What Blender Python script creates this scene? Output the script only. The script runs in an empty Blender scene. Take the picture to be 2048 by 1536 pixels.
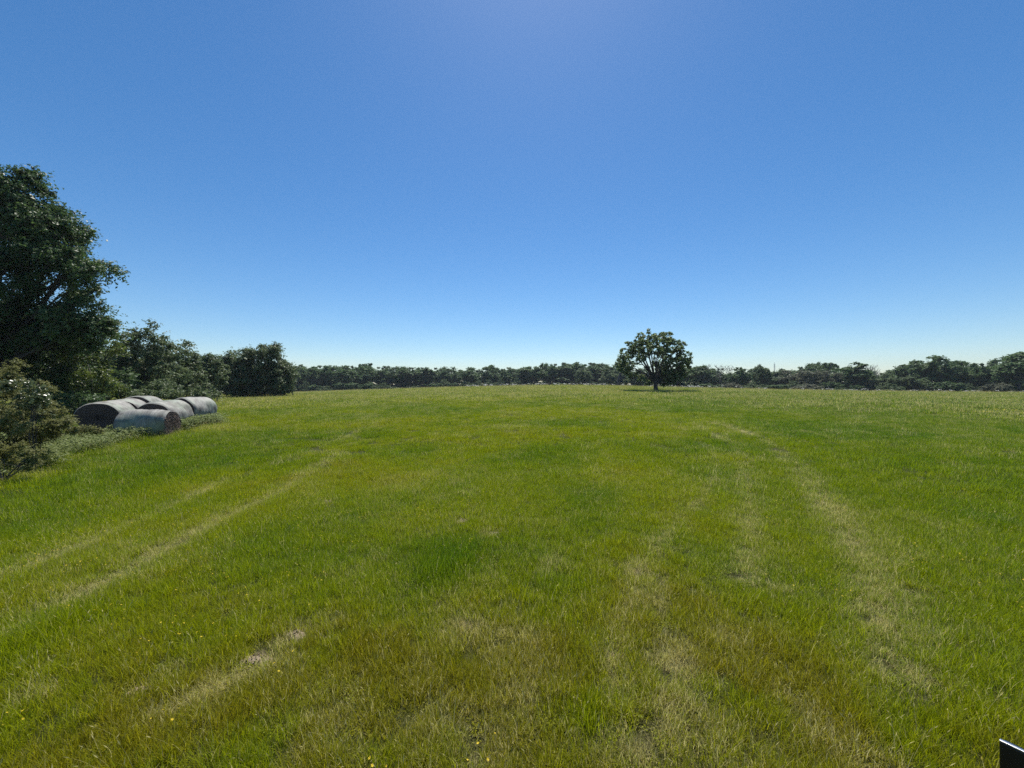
import bpy, math, random
import numpy as np
R = math.radians
SC = bpy.context.scene
COL = SC.collection
F, HC = 770.0, 2.4                       # focal length in pixels of the 2048 px photo, camera height
rng = np.random.default_rng(7)

# ------------------------------------------------------------------ helpers
def mesh_np(name, verts, faces=None, mat=None, parent=None, attrs=None, link=True, smooth=False, loops=None, loc=None):
    """verts (n,3); faces (m,k) all with k corners, or loops = (flat indices, sizes)"""
    me = bpy.data.meshes.new(name)
    verts = np.ascontiguousarray(verts, dtype=np.float32)
    me.vertices.add(len(verts)); me.vertices.foreach_set('co', verts.ravel())
    if faces is not None or loops is not None:
        if faces is not None:
            faces = np.ascontiguousarray(faces, dtype=np.int32)
            flat, sizes = faces.ravel(), np.full(len(faces), faces.shape[1], np.int32)
        else:
            flat, sizes = np.asarray(loops[0], np.int32), np.asarray(loops[1], np.int32)
        me.loops.add(len(flat)); me.loops.foreach_set('vertex_index', flat)
        me.polygons.add(len(sizes))
        st = np.concatenate([[0], np.cumsum(sizes)[:-1]]).astype(np.int32)
        me.polygons.foreach_set('loop_start', st); me.polygons.foreach_set('loop_total', sizes)
        if smooth: me.polygons.foreach_set('use_smooth', np.ones(len(sizes), bool))
    for k, a in (attrs or {}).items():
        a = np.ascontiguousarray(a)
        if a.ndim == 2:
            at = me.attributes.new(k, 'FLOAT_VECTOR', 'POINT'); at.data.foreach_set('vector', a.astype(np.float32).ravel())
        elif a.dtype.kind == 'i':
            at = me.attributes.new(k, 'INT', 'POINT'); at.data.foreach_set('value', a.astype(np.int32))
        else:
            at = me.attributes.new(k, 'FLOAT', 'POINT'); at.data.foreach_set('value', a.astype(np.float32))
    me.update(calc_edges=True); me.validate()
    if mat: me.materials.append(mat)
    o = bpy.data.objects.new(name, me)
    if link: COL.objects.link(o)
    if parent: o.parent = parent
    if loc is not None: o.location = loc
    return o

def thing(name, label, cat, loc=(0, 0, 0), rz=0.0, group=None):
    o = bpy.data.objects.new(name, None); COL.objects.link(o)
    o.empty_display_size = .2
    o.location = loc; o.rotation_euler = (0, 0, rz)
    o['label'] = label; o['category'] = cat
    if group: o['group'] = group
    return o

def tag(o, label=None, cat=None, group=None, kind=None):
    if label: o['label'] = label
    if cat: o['category'] = cat
    if group: o['group'] = group
    if kind: o['kind'] = kind
    return o

def smooth(a, b, x):
    t = np.clip((x - a) / (b - a), 0, 1); return t * t * (3 - 2 * t)

def vnoise(x, y, seed=0):
    xi, yi = np.floor(x).astype(np.int64), np.floor(y).astype(np.int64)
    fx, fy = x - xi, y - yi
    fx = fx * fx * (3 - 2 * fx); fy = fy * fy * (3 - 2 * fy)
    def h(i, j):
        n = (i * 374761393 + j * 668265263 + seed * 974711) & 0xffffffff
        n = ((n ^ (n >> 13)) * 1274126177) & 0xffffffff
        return ((n ^ (n >> 16)) & 0xffff) / 65535.0
    return (h(xi, yi) * (1 - fx) + h(xi + 1, yi) * fx) * (1 - fy) + (h(xi, yi + 1) * (1 - fx) + h(xi + 1, yi + 1) * fx) * fy

def fbm(x, y, seed=0, octv=3):
    s, a, t = 0, 1, 0
    for k in range(octv):
        s = s + a * vnoise(x * 2 ** k, y * 2 ** k, seed + k * 17); t += a; a *= .5
    return s / t

# ------------------------------------------------------------------ terrain
CP = np.array([
    (0, 0, 0), (-6, 5, 0), (6, 5, .05), (0, -12, -.1), (-12, 10, -.1), (-18.5, 17, .05), (-16.5, 20.5, .32), (-23, 22, .45),
    (10, 10, .25), (0, 10, .15), (0, 22, .5), (0, 40, 1.1), (20.4, 55, 1.4), (8, 80, 1.98), (29.7, 80, 1.68), (46, 75, 1.23), (73.6, 75, .74),
    (79, 60, .92), (-35.7, 54, .5), (-50, 120, .06), (-91, 165, -1.9), (-16, 100, 1.36), (0, 190, -.6), (60, 150, -.2), (130, 115, -.4),
    (150, 60, -.2), (-60, 30, .2), (-110, 90, -1.5), (0, -60, -.6), (-70, -30, -.8), (70, -30, -.3), (20, 25, .55), (40, 40, .9), (-120, 200, -2.2),
    (80, 200, -1.2), (0, 240, -1.6), (160, 200, -1.6), (-18, 38, .6)], float)
def _tps():
    n = len(CP); d = np.linalg.norm(CP[:, None, :2] - CP[None, :, :2], axis=2)
    K = np.where(d > 0, d * d * np.log(d + 1e-9), 0) + np.eye(n) * 25
    P = np.c_[np.ones(n), CP[:, :2]]
    A = np.block([[K, P], [P.T, np.zeros((3, 3))]])
    return np.linalg.solve(A, np.r_[CP[:, 2], 0, 0, 0])
TW = _tps()
def terrain(x, y):
    x = np.asarray(x, float); y = np.asarray(y, float); sh = np.broadcast(x, y).shape
    xf, yf = np.broadcast_to(x, sh).ravel(), np.broadcast_to(y, sh).ravel()
    z = np.empty(len(xf))
    for i in range(0, len(xf), 20000):
        a, b = xf[i:i + 20000], yf[i:i + 20000]
        d2 = (a[:, None] - CP[None, :, 0]) ** 2 + (b[:, None] - CP[None, :, 1]) ** 2
        z[i:i + 20000] = (np.where(d2 > 0, .5 * d2 * np.log(d2 + 1e-12), 0)) @ TW[:-3] + TW[-3] + TW[-2] * a + TW[-1] * b
    r = np.hypot(xf, yf); k = smooth(170, 290, r)
    z = z * (1 - k) - 2.5 * k
    z += .05 * (fbm(xf / 2.2, yf / 2.2, 3) - .5) * smooth(400, 60, r) + .16 * (fbm(xf / 9, yf / 9, 9) - .5) * smooth(3, 15, r)
    return z.reshape(sh)
def tz(x, y): return float(terrain(np.array([x]), np.array([y]))[0])
def ground_at(u, v):                     # where the sight line of a photo pixel meets the ground
    ys = np.concatenate([np.arange(1.5, 30, .04), np.arange(30, 140, .25)])
    xs = (u - 1024) / F * ys; zs = HC - (v - 768) / F * ys
    hit = np.nonzero(zs < terrain(xs, ys))[0]
    i = hit[0] if len(hit) else len(ys) - 1
    return xs[i], ys[i]

# ------------------------------------------------------------------ materials
def new_mat(name):
    m = bpy.data.materials.new(name); m.use_nodes = True
    nt = m.node_tree; nt.nodes.clear(); return m, nt
class NT:
    def __init__(s, nt): s.nt = nt
    def n(s, t, **k):
        nd = s.nt.nodes.new(t)
        for a, b in k.items(): setattr(nd, a, b)
        return nd
    def l(s, a, b): s.nt.links.new(a, b)
    def attr(s, name, typ='GEOMETRY'):
        return s.n('ShaderNodeAttribute', attribute_name=name, attribute_type=typ).outputs['Fac']
    def math(s, op, a, b=None, clamp=False):
        nd = s.n('ShaderNodeMath', operation=op, use_clamp=clamp)
        for i, v in enumerate((a, b)):
            if v is None: continue
            if isinstance(v, (int, float)): nd.inputs[i].default_value = v
            else: s.l(v, nd.inputs[i])
        return nd.outputs[0]
    def mix(s, fac, a, b):
        nd = s.n('ShaderNodeMix', data_type='RGBA')
        for i, v in ((0, fac), (6, a), (7, b)):
            if isinstance(v, (int, float)): nd.inputs[i].default_value = v
            elif isinstance(v, tuple): nd.inputs[i].default_value = (*v, 1)
            else: s.l(v, nd.inputs[i])
        return nd.outputs[2]
    def noise(s, scale, detail=3, vec=None, rough=.55):
        nd = s.n('ShaderNodeTexNoise'); nd.inputs['Scale'].default_value = scale
        nd.inputs['Detail'].default_value = detail; nd.inputs['Roughness'].default_value = rough
        if vec is not None: s.l(vec, nd.inputs['Vector'])
        return nd.outputs['Fac']
    def ramp(s, fac, stops):
        nd = s.n('ShaderNodeValToRGB'); e = nd.color_ramp.elements
        while len(e) < len(stops): e.new(.5)
        for i, (p, c) in enumerate(stops): e[i].position = p; e[i].color = (*c, 1)
        s.l(fac, nd.inputs[0]); return nd.outputs[0]
    def scale_col(s, c, f):
        nd = s.n('ShaderNodeVectorMath', operation='SCALE'); s.l(c, nd.inputs[0])
        if isinstance(f, (int, float)): nd.inputs['Scale'].default_value = f
        else: s.l(f, nd.inputs['Scale'])
        return nd.outputs[0]

def leafy_shader(t, color, trans_col, trans=.4, rough=.5, spec=.5):
    p = t.n('ShaderNodeBsdfPrincipled'); t.l(color, p.inputs['Base Color'])
    p.inputs['Roughness'].default_value = rough; p.inputs['Specular IOR Level'].default_value = spec
    tr = t.n('ShaderNodeBsdfTranslucent'); t.l(trans_col, tr.inputs['Color'])
    mx = t.n('ShaderNodeMixShader'); mx.inputs[0].default_value = trans
    t.l(p.outputs[0], mx.inputs[1]); t.l(tr.outputs[0], mx.inputs[2])
    out = t.n('ShaderNodeOutputMaterial'); t.l(mx.outputs[0], out.inputs[0])

def grass_material():
    m, nt = new_mat('grass_blades'); t = NT(nt)
    shade = t.attr('shade'); dry = t.attr('dry', 'INSTANCER'); hue = t.attr('hue', 'INSTANCER')
    g1 = t.ramp(hue, [(0, (.070, .150, .004)), (.62, (.200, .250, .002)), (1, (.205, .195, .006))])
    g2 = t.ramp(hue, [(0, (.135, .235, .010)), (.62, (.310, .350, .005)), (1, (.310, .285, .012))])
    green = t.mix(shade, g1, g2)
    straw = t.mix(t.attr('shade2'), (.34, .30, .085), (.62, .56, .25))
    k = t.math('SUBTRACT', t.math('MULTIPLY', dry, 1.25), shade)
    k = t.math('MULTIPLY', k, 4, True)
    col = t.mix(k, green, straw)
    leafy_shader(t, col, t.scale_col(col, 1.35), .48, .5, .2)
    return m

def foliage_material(name, dark, light, warm=None, trans=.32, rough=.42, spec=.5, tcol=1.5):
    m, nt = new_mat(name); t = NT(nt)
    tint = t.attr('tint')
    col = t.mix(tint, dark, light)
    rnd = t.n('ShaderNodeObjectInfo').outputs['Random']
    if warm: col = t.mix(t.math('MULTIPLY', rnd, .55), col, warm)
    leafy_shader(t, col, t.scale_col(col, tcol), trans, rough, spec)
    return m

def bark_material():
    m, nt = new_mat('bark'); t = NT(nt)
    tc = t.n('ShaderNodeTexCoord').outputs['Object']
    mp = t.n('ShaderNodeMapping'); t.l(tc, mp.inputs[0]); mp.inputs['Scale'].default_value = (9, 9, 1.6)
    f = t.noise(3, 5, mp.outputs[0])
    col = t.ramp(f, [(.3, (.022, .018, .015)), (.7, (.095, .085, .072))])
    p = t.n('ShaderNodeBsdfPrincipled'); t.l(col, p.inputs['Base Color']); p.inputs['Roughness'].default_value = .9
    b = t.n('ShaderNodeBump'); b.inputs['Distance'].default_value = .03; t.l(f, b.inputs['Height']); t.l(b.outputs[0], p.inputs['Normal'])
    out = t.n('ShaderNodeOutputMaterial'); t.l(p.outputs[0], out.inputs[0]); return m

def ground_material():
    m, nt = new_mat('meadow_soil'); t = NT(nt)
    tc = t.n('ShaderNodeTexCoord').outputs['Object']
    dry = t.attr('dry'); hue = t.attr('hue'); bare = t.attr('bare')
    n1 = t.noise(14, 6, tc, .65); n2 = t.noise(1.3, 4, tc); n3 = t.noise(60, 3, tc, .7)
    g = t.mix(hue, (.038, .062, .006), (.075, .080, .006))
    th = t.ramp(n3, [(.3, (.05, .04, .02)), (.75, (.20, .165, .08))])
    col = t.mix(t.math('MULTIPLY', n2, .3), g, (.09, .095, .03))
    k = t.math('ADD', t.math('MULTIPLY', dry, .75), t.math('MULTIPLY', t.math('SUBTRACT', n1, .5), 1.1), True)
    col = t.mix(k, col, th)
    soil = t.ramp(n3, [(.25, (.13, .09, .065)), (.75, (.36, .27, .20))])
    col = t.mix(bare, col, soil)
    p = t.n('ShaderNodeBsdfPrincipled'); t.l(col, p.inputs['Base Color']); p.inputs['Roughness'].default_value = .95
    p.inputs['Specular IOR Level'].default_value = .2
    b = t.n('ShaderNodeBump'); b.inputs['Distance'].default_value = .08; b.inputs['Strength'].default_value = .9
    t.l(t.math('ADD', n1, n3), b.inputs['Height']); t.l(b.outputs[0], p.inputs['Normal'])
    out = t.n('ShaderNodeOutputMaterial'); t.l(p.outputs[0], out.inputs[0]); return m

def plain(name, col, rough=.6, metal=0.0, spec=.5, noise=None):
    m, nt = new_mat(name); t = NT(nt)
    p = t.n('ShaderNodeBsdfPrincipled'); p.inputs['Roughness'].default_value = rough
    p.inputs['Metallic'].default_value = metal; p.inputs['Specular IOR Level'].default_value = spec
    tc = t.n('ShaderNodeTexCoord').outputs['Object']
    f = t.noise(noise or 8, 4, tc)
    lo = tuple(c * .7 for c in col); hi = tuple(min(1, c * 1.25) for c in col)
    t.l(t.mix(f, lo, hi), p.inputs['Base Color'])
    out = t.n('ShaderNodeOutputMaterial'); t.l(p.outputs[0], out.inputs[0]); return m

def petal_material(name, col):
    m, nt = new_mat(name); t = NT(nt)
    rgb = t.n('ShaderNodeRGB'); rgb.outputs[0].default_value = (*col, 1)
    leafy_shader(t, rgb.outputs[0], rgb.outputs[0], .35, .6, .3); return m

def wrap_material():
    m, nt = new_mat('weathered_net_wrap'); t = NT(nt)
    tc = t.n('ShaderNodeTexCoord').outputs['Object']
    rnd = t.n('ShaderNodeObjectInfo').outputs['Random']
    off = t.n('ShaderNodeVectorMath', operation='ADD'); t.l(tc, off.inputs[0])
    cb = t.n('ShaderNodeCombineXYZ')
    for i in range(3): t.l(t.math('MULTIPLY', rnd, 30.0), cb.inputs[i])
    t.l(cb.outputs[0], off.inputs[1]); v = off.outputs[0]
    hoop = t.n('ShaderNodeMapping'); t.l(v, hoop.inputs[0]); hoop.inputs['Scale'].default_value = (15, 1.6, 1.6)   # x is the bale's axis: lines run round it
    lines = t.noise(2.2, 5, hoop.outputs[0], .7)
    blot = t.noise(2.0, 6, v, .62); fine = t.noise(16, 5, v, .7); patch = t.noise(1.1, 3, v)
    base = t.ramp(lines, [(.3, (.115, .105, .086)), (.5, (.28, .265, .215)), (.68, (.62, .59, .51))])
    base = t.mix(.45, base, t.ramp(blot, [(.3, (.36, .35, .32)), (.7, (.20, .195, .18))]))
    base = t.mix(t.math('MULTIPLY', t.math('SUBTRACT', patch, .45), 3.0, True), base, (.25, .32, .22))
    base = t.mix(t.math('MULTIPLY', t.math('SUBTRACT', blot, .47), 4.0, True), base, (.10, .085, .072))
    base = t.mix(t.math('MULTIPLY', t.math('SUBTRACT', fine, .62), 5.0, True), base, (.50, .49, .46))
    p = t.n('ShaderNodeBsdfPrincipled'); t.l(base, p.inputs['Base Color']); p.inputs['Roughness'].default_value = .6; p.inputs['Specular IOR Level'].default_value = .3
    b = t.n('ShaderNodeBump'); b.inputs['Distance'].default_value = .02; b.inputs['Strength'].default_value = .7
    t.l(t.math('ADD', lines, t.math('MULTIPLY', blot, .8)), b.inputs['Height']); t.l(b.outputs[0], p.inputs['Normal'])
    out = t.n('ShaderNodeOutputMaterial'); t.l(p.outputs[0], out.inputs[0]); return m

def straw_face_material():
    m, nt = new_mat('rotting_straw'); t = NT(nt)
    tc = t.n('ShaderNodeTexCoord').outputs['Object']
    n1 = t.noise(22, 6, tc, .75); n2 = t.noise(4, 3, tc)
    col = t.ramp(n1, [(.3, (.035, .025, .02)), (.55, (.12, .085, .07)), (.78, (.30, .23, .19))])
    col = t.mix(t.math('MULTIPLY', n2, .5), col, (.07, .05, .045))
    p = t.n('ShaderNodeBsdfPrincipled'); t.l(col, p.inputs['Base Color']); p.inputs['Roughness'].default_value = .95
    b = t.n('ShaderNodeBump'); b.inputs['Distance'].default_value = .05; t.l(n1, b.inputs['Height']); t.l(b.outputs[0], p.inputs['Normal'])
    out = t.n('ShaderNodeOutputMaterial'); t.l(p.outputs[0], out.inputs[0]); return m

M_GRASS = grass_material(); M_BARK = bark_material(); M_GROUND = ground_material()
M_OAK = foliage_material('oak_leaves', (.040, .078, .024), (.105, .165, .048), rough=.5, spec=.35)
M_BRIGHT = foliage_material('fresh_leaves', (.070, .105, .018), (.155, .190, .035), trans=.42)
M_GREY = foliage_material('grey_green_leaves', (.070, .108, .040), (.170, .212, .092), rough=.52, spec=.35)
M_FAR = foliage_material('wood_leaves', (.052, .110, .034), (.122, .195, .058), warm=(.110, .160, .064), rough=.6, spec=.3)
M_FAR_GREY = foliage_material('dry_wood_leaves', (.095, .110, .065), (.190, .195, .120), rough=.6, spec=.3)
M_FAR_LIGHT = foliage_material('light_wood_leaves', (.070, .115, .042), (.150, .195, .080), rough=.6, spec=.3)
M_LONE = foliage_material('lone_tree_leaves', (.080, .128, .040), (.225, .285, .110), trans=.48)
M_CEDAR = foliage_material('shrub_sprays', (.095, .105, .028), (.245, .245, .080), trans=.36, spec=.25, rough=.6)
M_WEED = foliage_material('weed_leaves', (.090, .130, .030), (.260, .295, .105), spec=.25, rough=.6)
M_TWIG = plain('grey_twigs', (.22, .20, .17), .9)

# ------------------------------------------------------------------ fields over the meadow (wear, dryness, hue)
def polyline_px(pts): return np.array([ground_at(u, v) for u, v in pts])
def dist_poly(x, y, P):
    d = np.full(x.shape, 1e9)
    for a, b in zip(P[:-1], P[1:]):
        ab = b - a; t = np.clip(((x - a[0]) * ab[0] + (y - a[1]) * ab[1]) / (ab @ ab), 0, 1)
        d = np.minimum(d, np.hypot(x - a[0] - t * ab[0], y - a[1] - t * ab[1]))
    return d
TRACKS = [(polyline_px(p), w, s) for p, w, s in [
    ([(1790, 1330), (1770, 1210), (1690, 1060), (1620, 960), (1560, 900), (1500, 868), (1420, 845)], .42, .8),
    ([(1490, 1160), (1500, 1080), (1500, 1000), (1490, 930), (1460, 885), (1390, 850)], .32, .7),
    ([(1270, 1150), (1340, 1060), (1400, 1000), (1435, 945), (1425, 900), (1380, 870)], .18, .6),
    ([(-40, 1170), (150, 1100), (330, 1020), (440, 968), (560, 930), (680, 880), (760, 845)], .22, .9),
    ([(-40, 1300), (160, 1190), (300, 1120), (420, 1050), (560, 985), (640, 930), (720, 880)], .26, .75),
    ([(330, 1425), (430, 1375), (530, 1315), (610, 1265)], .17, .7),
    ([(1230, 1400), (1225, 1330), (1230, 1290), (1265, 1190), (1275, 1120)], .14, .75),
    ([(1350, 1440), (1350, 1340), (1330, 1250), (1300, 1150)], .2, .6),
    ([(900, 1240), (1020, 1270), (1060, 1260)], .10, .5),
]]
DRYSPOTS = [(*ground_at(u, v), r, s) for u, v, r, s in [
    (930, 1255, .28, 1.1), (880, 1260, .2, .6), (1060, 1280, .22, .9), (1345, 1330, .3, 1.0), (1340, 1400, .25, .7), (1225, 1330, .18, .9), (560, 1330, .3, .9),
    (590, 1275, .22, 1.0), (285, 1382, .2, .8), (80, 1395, .25, .6), (1400, 1500, .5, .5), (950, 1480, .7, .45), (1100, 1130, .3, .6), (1700, 1510, .5, .6),
    (1270, 1145, .22, 1.0), (975, 1070, .3, .8), (925, 1042, .2, .8), (1560, 1180, .25, .7), (1815, 1115, .2, .8), (700, 1150, .5, .3), (1050, 1400, .4, .5), (1290, 1500, .3, .8),
    (1230, 1530, .4, .6), (1450, 1280, .35, .45), (650, 1430, .6, .4), (350, 1350, .3, .5), (480, 1365, .3, .8), (420, 1390, .25, .7), (1600, 1430, .4, .5), (650, 1003, .3, .6)]]
BARE = [(*ground_at(u, v), r) for u, v, r in [
    (590, 1272, .075), (515, 1320, .09), (285, 1382, .075), (925, 1042, .10), (985, 1068, .10), (1235, 1310, .06), (655, 1005, .11), (1815, 1115, .08), (1270, 1148, .06),
    (190, 888, .45), (440, 822, .55), (930, 1252, .06), (1700, 1068, .08)]]
LUSH = [(*ground_at(u, v), r, s) for u, v, r, s in [
    (910, 1110, .5, 1.0), (870, 1150, .4, .7), (60, 1270, .6, 1), (480, 930, 1.4, .8), (200, 960, 2.2, .9), (1080, 1220, .28, .45), (1150, 1280, .3, .4), (520, 1090, .6, .7), (1060, 905, 1.0, .9), (100, 1020, 1.6, .8),
    (620, 1120, .5, .5), (1100, 1180, .3, .45), (560, 940, .7, .8), (1850, 1290, .8, .4), (1190, 1190, .3, .4), (420, 1010, .8, .5), (1180, 1430, .3, .6)]]
def fields(x, y):
    r = np.hypot(x, y)
    dry = .03 + .13 * smooth(.5, .85, fbm(x / 1.3, y / 1.3, 21)) + .12 * smooth(.4, .8, fbm(x / .35, y / .35, 22)) + .08 * smooth(.45, .8, fbm(x / 4.5, y / 4.5, 31))
    dry += .10 * smooth(5.0, 2.6, r) * fbm(x / .8, y / .8, 71)
    hue = .16 + .08 * smooth(4, -2, x - .1 * y) + .52 * smooth(.30, .72, fbm(x / 3.2, y / 3.2, 41)) * (.55 + .55 * fbm(x / .6, y / .6, 44))
    far = smooth(12, 50, r); dry += .26 * far
    hue = hue * (1 - .35 * far); hue = hue * (1 - .5 * smooth(2, 9, x - .25 * y)) + .30 * smooth(5, -1, x) * smooth(18, 5, r) * smooth(.25, .6, fbm(x / 1.6, y / 1.6, 46)) + .50 * smooth(5.2, 2.8, r) * smooth(.3, .7, fbm(x / .55, y / .55, 73))
    tall = .30 + .40 * fbm(x / 2.4, y / 2.4, 51) + .4 * smooth(-6, -14, x + .1 * y) * smooth(40, 14, r)
    bare = np.zeros(x.shape); press = np.zeros(x.shape)
    for P, w, s in TRACKS:
        wob = w * .72 * (.55 + .9 * fbm(x / .5, y / .5, 61))
        k = s * np.exp(-(dist_poly(x, y, P) / wob) ** 2) * (.62 + .5 * smooth(.3, .7, fbm(x / .9, y / .9, 63))) * (.7 + .5 * smooth(.3, .65, fbm(x / .18, y / .18, 64)))
        press = np.maximum(press, k)
    for (a, b, rr, s) in DRYSPOTS:
        k = s * np.exp(-((np.hypot(x - a, (y - b) * 1.0)) / (rr * .50 * (.25 + 1.5 * fbm(x / .12, y / .2, 65)))) ** 2); dry = dry + .50 * k; press = np.maximum(press, .4 * k)
    for (a, b, rr, s) in LUSH:
        k = s * np.exp(-(np.hypot(x - a, y - b) / rr) ** 2); dry = dry * (1 - .8 * k); tall = tall + .35 * k; hue = hue * (1 - .5 * k)
    for (a, b, rr) in BARE:
        bare = np.maximum(bare, np.exp(-(np.hypot(x - a, y - b) / (rr * (.6 + .9 * fbm(x / .13, y / .13, 5)))) ** 4))
    dry = dry + .62 * press; hue = hue * (1 - .35 * press); tall = tall * (1 - .75 * np.clip(press, 0, 1))  # dry also carries the sheen of flattened blades, painted in as straw paleness
    return np.clip(dry, 0, 1), np.clip(hue, 0, 1), np.clip(tall, 0, 1.5), bare, np.clip(press, 0, 1)

# ------------------------------------------------------------------ ground sheet
def build_ground():
    th = np.unique(np.concatenate([np.linspace(-R(66), R(66), 460), np.linspace(R(66), 2 * math.pi - R(66), 90)]))[:-1]
    rr = [.0, .5]
    while rr[-1] < 4000: rr.append(rr[-1] + max(.06, min(rr[-1] * .017, 1e9)) * (1 if rr[-1] < 320 else 6))
    rr = np.array(rr[1:])
    T, RR = np.meshgrid(th, rr)
    X, Y = RR * np.sin(T), RR * np.cos(T)
    Z = terrain(X, Y)
    V = np.c_[X.ravel(), Y.ravel(), Z.ravel()]
    dry, hue, tall, bare, press = fields(V[:, 0], V[:, 1])
    V[:, 2] -= .02 * press
    V = np.r_[V, [[0, 0, tz(0, 0)]]]
    ext = lambda a: np.r_[a, 0.]
    n, m = len(rr), len(th)
    i, j = np.meshgrid(np.arange(n - 1), np.arange(m), indexing='ij')
    j2 = (j + 1) % m
    q = np.stack([i * m + j, (i + 1) * m + j, (i + 1) * m + j2, i * m + j2], -1).reshape(-1, 4)[:, ::-1]
    jj = np.arange(m); tri = np.c_[np.full(m, n * m), (jj + 1) % m, jj]
    flat = np.r_[q.ravel(), tri.ravel()]; sizes = np.r_[np.full(len(q), 4), np.full(len(tri), 3)]
    o = mesh_np('ground', V, loops=(flat, sizes), mat=M_GROUND, attrs=dict(dry=ext(dry), hue=ext(hue), bare=ext(bare)), smooth=True)
    tag(o, kind='structure')
build_ground()

# ------------------------------------------------------------------ grass: clumps scattered as one mass
def blades(rg, n, rad, h, w, bend, seg=3, flat=0., jitter=.35):
    """n tapering curved blades inside a disc; returns verts, faces (quads), shade"""
    a = rg.uniform(0, 2 * math.pi, n); q = rad * np.sqrt(rg.uniform(0, 1, n))
    px, py = q * np.cos(a), q * np.sin(a)
    hh = h * rg.uniform(1 - jitter * 1.4, 1 + jitter, n); az = rg.uniform(0, 2 * math.pi, n)
    be = bend * rg.uniform(.2, 1.3, n); ww = w * rg.uniform(.7, 1.3, n); lean = rg.uniform(0, .35, n) + flat * rg.uniform(.6, 1.2, n)
    face = az + math.pi / 2 + rg.normal(0, .5, n)
    cur = np.stack([px, py, np.full(n, -.02)], 1); rows = []
    for k in range(seg + 1):
        t = k / seg
        side = np.stack([np.cos(face), np.sin(face), np.zeros(n)], 1) * (ww * (1 - t ** 1.6) * .5 + .0002)[:, None]
        rows.append(np.stack([cur - side, cur + side], 1))
        ang = lean + be * t * 1.3
        cur = cur + np.stack([np.sin(ang) * np.cos(az), np.sin(ang) * np.sin(az), np.cos(ang)], 1) * (hh / seg)[:, None]
    V = np.stack(rows, 1)                                # n, seg+1, 2, 3
    V = V.reshape(-1, 3); per = (seg + 1) * 2
    b = (np.arange(n) * per)[:, None, None]
    k = np.arange(seg)[None, :, None] * 2
    fc = (b + k + np.array([0, 1, 3, 2])[None, None, :]).reshape(-1, 4)
    V[:, 2] = np.maximum(V[:, 2], -.02)
    return V, fc, np.repeat(rg.uniform(0, 1, n), per), np.repeat(rg.uniform(0, 1, n), per)

def join(parts):
    vs, fs, s1, s2, o = [], [], [], [], 0
    for v, f, a, b in parts:
        vs.append(v); fs.append(f + o); s1.append(a); s2.append(b); o += len(v)
    return np.concatenate(vs), np.concatenate(fs), np.concatenate(s1), np.concatenate(s2)

def leaflets(rg, n, rad, h, size):
    a = rg.uniform(0, 2 * math.pi, n); q = rad * np.sqrt(rg.uniform(0, 1, n))
    c = np.stack([q * np.cos(a), q * np.sin(a), h * rg.uniform(.25, 1, n)], 1)
    nrm = np.stack([rg.normal(0, .45, n), rg.normal(0, .45, n), np.ones(n)], 1); nrm /= np.linalg.norm(nrm, axis=1)[:, None]
    ax = np.cross(nrm, rg.normal(size=(n, 3))); ax /= np.linalg.norm(ax, axis=1)[:, None]; bx = np.cross(nrm, ax)
    s = (size * rg.uniform(.6, 1.3, n))[:, None]
    V = np.stack([c - ax * s, c + bx * s * .55, c + ax * s, c - bx * s * .55], 1).reshape(-1, 3)
    return V, np.arange(4 * n).reshape(n, 4), np.repeat(rg.uniform(0, 1, n), 4), np.repeat(rg.uniform(0, 1, n), 4)

def seed_stems(rg, n, rad, h, sw=.0035, head=.07):
    st = blades(rg, n, rad, h, sw, .55, 5, 0, .3)
    V = st[0].reshape(n, 6, 2, 3)
    tip = V[:, -1].mean(1); prev = V[:, -2].mean(1); d = tip - prev; d /= np.linalg.norm(d, axis=1)[:, None] + 1e-9
    parts = [(st[0], st[1], np.full(len(st[0]), .02), st[3])]
    for k in range(2):                                    # flattened seed head, two crossed leaf shapes
        sd = np.cross(d, rg.normal(size=(n, 3))); sd /= np.linalg.norm(sd, axis=1)[:, None] + 1e-9
        hv = np.stack([tip, tip + d * head * .4 + sd * head * .075, tip + d * head, tip + d * head * .4 - sd * head * .075], 1).reshape(-1, 3)
        parts.append((hv, np.arange(4 * n).reshape(n, 4), np.full(4 * n, .0), np.repeat(rg.uniform(.5, 1, n), 4)))
    return join(parts)

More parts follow.
